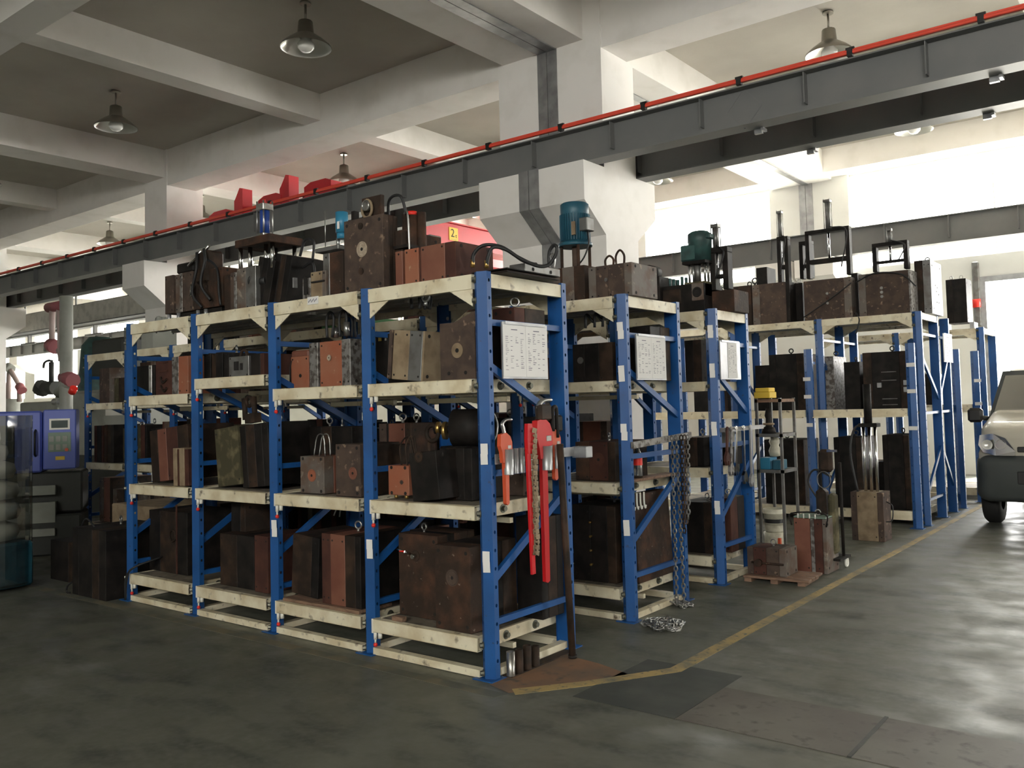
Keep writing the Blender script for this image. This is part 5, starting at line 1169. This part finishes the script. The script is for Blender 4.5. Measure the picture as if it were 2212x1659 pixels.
MB().cyl((.11,-.0,1.14),(.11,-.025,1.14),.018).obj('stop_button', 'tool_orange', cb); MB().box(.0,-.005,1.03,.09,-.001,1.07).obj('warning_label', 'yellow', cb)
MB().box(-1.2,.1,.45,.25,.6,.90,.02).obj('machine_bed', 'machine_dark', t); MB().box(-1.3,.0,.001,.25,.6,.44,.02).obj('machine_base', 'machine_dark', t)
MB().box(-.65,-.02,.66,.0,.06,.76).obj('tray', 'machine_grey', t); MB().box(-.65,-.04,.22,.0,.0,.30).obj('tray', 'machine_grey', t); MB().box(-.6,-.01,.36,.0,.09,.58).obj('panel', 'machine_grey', t)
t = thing('moulding_machine', 'pale grey machine housing behind the blue guard, left of the second rack', 'machine', (-10.2, 2.9, 0))
MB().box(-.9,.0,.02,.9,1.4,1.9,.05).obj('housing', 'machine_grey', t); MB().box(-.7,-.02,.02,.7,0,.9,.01).obj('lower_panel', 'machine_dark', t); MB().cyl((-.2,-.01,1.62),(-.2,-.06,1.62),.05).obj('knob', 'black', t); MB().box(.2,-.01,1.5,.7,0,1.72).obj('label_plate', 'white_plastic', t)
# pole and take-out robot
c = P(143,840,Y=2.0); 
t = thing('robot_arm', 'pale take-out robot arm with haze-greyed red joints beside a grey pole', 'robot', (c.x, 2.0, 0))
f = lambda px, py: (lambda p: (p.x-c.x, 0, p.z))(P(px, py, Y=2.0))
MB().cyl((f(143,900)[0],0,0),(f(143,900)[0],0,f(143,640)[2]),.085,20).obj('pole', 'machine_grey', t)
def seg(a_, b_, r_, m, n='arm_segment'): MB().cyl(f(*a_), f(*b_), r_, 12).obj(n, m, t)
seg((113,670),(112,740),.04,'robot_haze_pink'); seg((128,665),(132,780),.04,'robot_haze_pink'); seg((110,745),(120,750),.10,'robot_haze_red','joint'); seg((105,665),(135,660),.07,'robot_haze_red','joint')
seg((128,755),(150,820),.045,'robot_haze_pink'); seg((140,815),(158,822),.10,'robot_haze_red','joint'); seg((150,825),(128,850),.08,'machine_grey'); seg((128,850),(128,880),.05,'machine_grey'); 
o = MB().cyl(f(118,868),f(140,868),.05).obj('gripper', 'galv', t); MB().cyl(f(155,848),f(160,838),.05).obj('red_light', 'red_plastic', t)
c2 = P(25,820,Y=7.4); t = thing('robot_arm', 'folded robot arm silhouetted against the windows, far left', 'robot', (c2.x, 7.4, 0)); f = lambda px, py: (lambda p: (p.x-c2.x, 0, p.z))(P(px, py, Y=7.4))
seg((18,862),(20,795),.07,'robot_haze_pink'); seg((20,795),(45,838),.07,'robot_haze_pink'); seg((0,842),(18,858),.07,'robot_haze_pink'); seg((17,792),(24,798),.13,'machine_grey','joint'); seg((42,834),(48,844),.13,'robot_haze_red','joint'); seg((42,840),(42,868),.07,'robot_haze_pink')
MB().cyl((0,0,0),(0,0,f(20,862)[2]),.3,16).obj('pedestal', 'machine_grey', t)
c2 = P(100,840,Y=4.5); t = thing('drill_head', 'small motorised head with a curved tube on a grey cabinet, far left', 'machine', (c2.x, 4.5, 0)); f = lambda px, py: (lambda p: (p.x-c2.x, 0, p.z))(P(px, py, Y=4.5))
MB().box(f(78,0)[0],-.3,.01,f(135,0)[0]+.4,.6,f(100,862)[2]-.06,.03).obj('cabinet', 'machine_grey', t)
seg((111,782),(111,830),.05,'machine_dark','column'); seg((100,838),(122,838),.14,'machine_dark','motor'); MB().tube(curve([f(113,780),f(104,779),f(96,784),f(94,795)],5),.025,6).obj('tube', 'machine_dark', t); seg((88,845),(94,832),.16,'machine_dark','motor')
c2 = P(140,900,Y=8); 
t = thing('machine_row', 'low pale machine housings below the windows, far left', 'machine', (-24, 9, 0)); MB().box(-6,-.5,.01,5,1,1.35,.05).obj('housing', 'machine_grey', t)
# steam-coloured hopper dryer on second rack side
c2 = P(215,745,Y=4.2); t = thing('hopper_dryer', 'dark domed hopper dryer standing behind the left end of second rack', 'machine', (c2.x, 4.2, 0)); s_ = .0042
MB().lathe([(0,2.95),(.18,2.93),(.30,2.78),(.33,2.35),(.36,2.2),(.36,.01),(0,.01)], n=24).obj('hopper', 'motor_green', t); MB().box(.2,-.25,2.15,1.3,.25,2.85,.04).obj('blower', 'machine_dark', t)
# plastic-wrapped bale at the left edge
t = thing('wrapped_pallet', 'pallet of pale sacks wrapped in clear plastic sheet, left edge', 'pallet', tuple(P(-42,1275,Z=0)), (0,0,.1))
for k, (z, w_) in enumerate([(.42,.30),(.60,.31),(.78,.30),(.96,.27),(1.12,.21),(1.25,.15)]):
    MB().lathe([(0,0),(w_*.9,.01),(w_,.07),(w_*.95,.13),(w_*.6,.165),(0,.17)], (0,0,z), 14).obj('sack', 'white_plastic', t)
MB().box(-.3,-.3,.02,.3,.3,.41,.02).obj('crate', 'motor_blue', t)
MB().prism([(math.cos(q)*.40*(1+.05*math.sin(5*q)), math.sin(q)*.40*(1+.05*math.sin(5*q))) for q in [2*math.pi*k/28 for k in range(28)]], .05, 1.52, 'Z').obj('plastic_sheet', 'clear_plastic', t)
# floor moulds left of front rack
t = mould('large black mould with an eyebolt and hose on floor, left of the front rack', -4.55, -3.98, -.12, .0005, .56, .55, [(2,'oily'),(4,'oily'),(2,'oily_brown'),(2,'oily')], eyes=1)
hose(t, [(-.285,.0,.10),(-.33,-.02,.06),(-.34,-.02,.012),(-.28,-.02,.012)], .007); hose(t, [(-.1,.1,.56),(-.25,.1,.62),(-.36,.1,.50),(-.40,.1,.30)], .008)
mould('low black mould on the floor beside the wrapped pallet', -5.45, -4.75, .10, .0005, .36, .5, [(1,'oily'),(1,'oily_brown')], eyes=0)
tag(MB().box(-5.6,.75,.0005,-4.75,1.35,.62,.01).obj('carton', 'khaki'), 'brown carton standing behind low black mould at left', 'carton')
mould('dark mould standing behind the left end upright of the front rack', -4.5, -4.1, 1.0, .0005, .66, .5, [(1,'oily'),(1,'oily_brown')], eyes=1)
# ================================================================ van
VY = 7.0
def vp(px, py, y=VY): p = P(px, py, Y=y); return p
t = thing('van', 'beige minivan with a dark bumper parked at the right edge', 'van', (1.92, VY, 0))
Lh = 1.85-1.0    # half width
def rings(secs, n=9):
    "secs: (y, half width bottom, half width top, z0, z1, corner r)"
    vs = []; fs = []; m = None
    for (y, wb_, wt, z0, z1, r_) in secs:
        pts = []
        for (cx, cz, w_, a0) in ((1, z1, wt, 0), (-1, z1, wt, 90), (-1, z0, wb_, 180), (1, z0, wb_, 270)):
            sgn = 1 if cz == z1 else -1
            for k in range(n):
                q = math.radians(a0+90*k/(n-1)); pts.append((cx*(w_-r_)+math.cos(q)*r_, y, cz-sgn*r_+math.sin(q)*r_))
        vs += pts; m = len(pts)
    for j in range(len(secs)-1):
        for i in range(m): fs.append((j*m+i, j*m+(i+1)%m, (j+1)*m+(i+1)%m, (j+1)*m+i))
    fs.append(tuple(range(m))); fs.append(tuple((len(secs)-1)*m+i for i in range(m)))
    return vs, fs
v_, f_ = rings([(.10,.66,.60,.78,1.02,.10),(.18,.80,.74,.70,1.10,.12),(.40,.84,.80,.55,1.17,.12),(.78,.845,.80,.50,1.25,.12),(.95,.845,.78,.45,1.30,.10),(1.25,.845,.70,.45,1.72,.12),(1.55,.845,.68,.42,1.82,.14),(3.9,.845,.68,.42,1.84,.14),(4.2,.83,.66,.45,1.70,.14)])
MB().add(v_, f_, True).obj('van_body', 'van_paint', t)
v_, f_ = rings([(.0,.70,.66,.36,.74,.10),(.08,.80,.78,.30,.80,.12),(.30,.855,.845,.28,.82,.12),(.55,.852,.84,.30,.60,.10)])
MB().add(v_, f_, True).obj('bumper', 'van_bumper', t)
MB().add([(-.745,.86,1.235),(.745,.86,1.235),(.655,1.235,1.70),(-.655,1.235,1.70),(-.745,.80,1.215),(.745,.80,1.215),(.66,1.22,1.74),(-.66,1.22,1.74)], [(0,1,2,3)]).obj('windscreen', 'windscreen', t)
MB().add([(-.80,.845,1.20),(.80,.845,1.20),(.69,1.255,1.765),(-.69,1.255,1.765)], [(0,1,2,3)]).obj('windscreen_surround', 'van_bumper', t).location = (0,.02,-.01)
MB().tube(curve([(-.70,.80,1.22),(-.3,.78,1.225),(.05,.80,1.24)],5), .010, 6).obj('wiper', 'black', t)
hl = MB(); cx, cz = -.60, .915
poly = [(-.17,.11),(-.02,.13),(.10,.08),(.19,-.06),(.18,-.11),(.0,-.11),(-.14,-.08),(-.19,.0)]
vs = [(cx+a, .03+.10*max(0,(-a+.0)/.19)+.0, cz+b) for a, b in poly]; hl.add(vs+[(x, y+.15, z) for x, y, z in vs], [tuple(range(8))]+[(i,(i+1)%8,8+(i+1)%8,8+i) for i in range(8)])
h_ = hl.obj('headlight', 'chrome', t)
for dx in (-.08,.05): MB().lathe([(0,-.02),(.03,-.015),(.052,.0),(.055,.01)], n=16).obj('reflector_bowl', 'lamp_inner', h_).matrix_local = Matrix.Translation((cx+dx,.035,cz+.01)) @ Matrix.Rotation(math.pi/2, 4, 'X')
MB().box(-.40,.085,.84,.40,.11,.90,.01).obj('grille', 'black', t)
MB().box(-.40,-.006,.50,.40,.02,.64,.01).obj('plate_holder', 'black', t)
MB().torus((-.58,.03,.56),.06,.008,'Y').obj('fog_lamp', 'black', t)
MB().box(-1.0,.70,1.15,-.835,.80,1.32,.03).obj('mirror', 'black', t)
MB().cyl((-.85,.80,1.20),(-.80,.85,1.19),.03).obj('mirror_stalk', 'black', t)
for x in (-.74,.74):
    for y in (.62, 3.3): 
        o = MB().lathe([(.15,-.09),(.27,-.09),(.30,-.06),(.30,.06),(.27,.09),(.15,.09)], n=32).obj('wheel', 'tyre', t); o.matrix_local = Matrix.Translation((x,y,.301)) @ Matrix.Rotation(math.pi/2, 4, 'Y')
        MB().cyl((0,0,-.05),(0,0,.05),.16,24).obj('hub', 'galv', o)
MB().box(-.7,.5,.28,.7,3.6,.5,.03).obj('underbody', 'black', t)
# van wheels rest exactly on the floor; red fire hose box on the far wall seen by the door
c = P(2108,600,Y=13.96); t = thing('wall_lamp', 'slim reddish marker lamp on far wall beside the bright doorway', 'lamp', (c.x,13.99,c.z)); MB().box(-.06,-.06,-.9,.06,0,.3,.02).obj('post', 'steel_grey', t); MB().cyl((0,-.07,-.55),(0,-.07,-.40),.07).obj('red_cap', 'red_plastic', t)
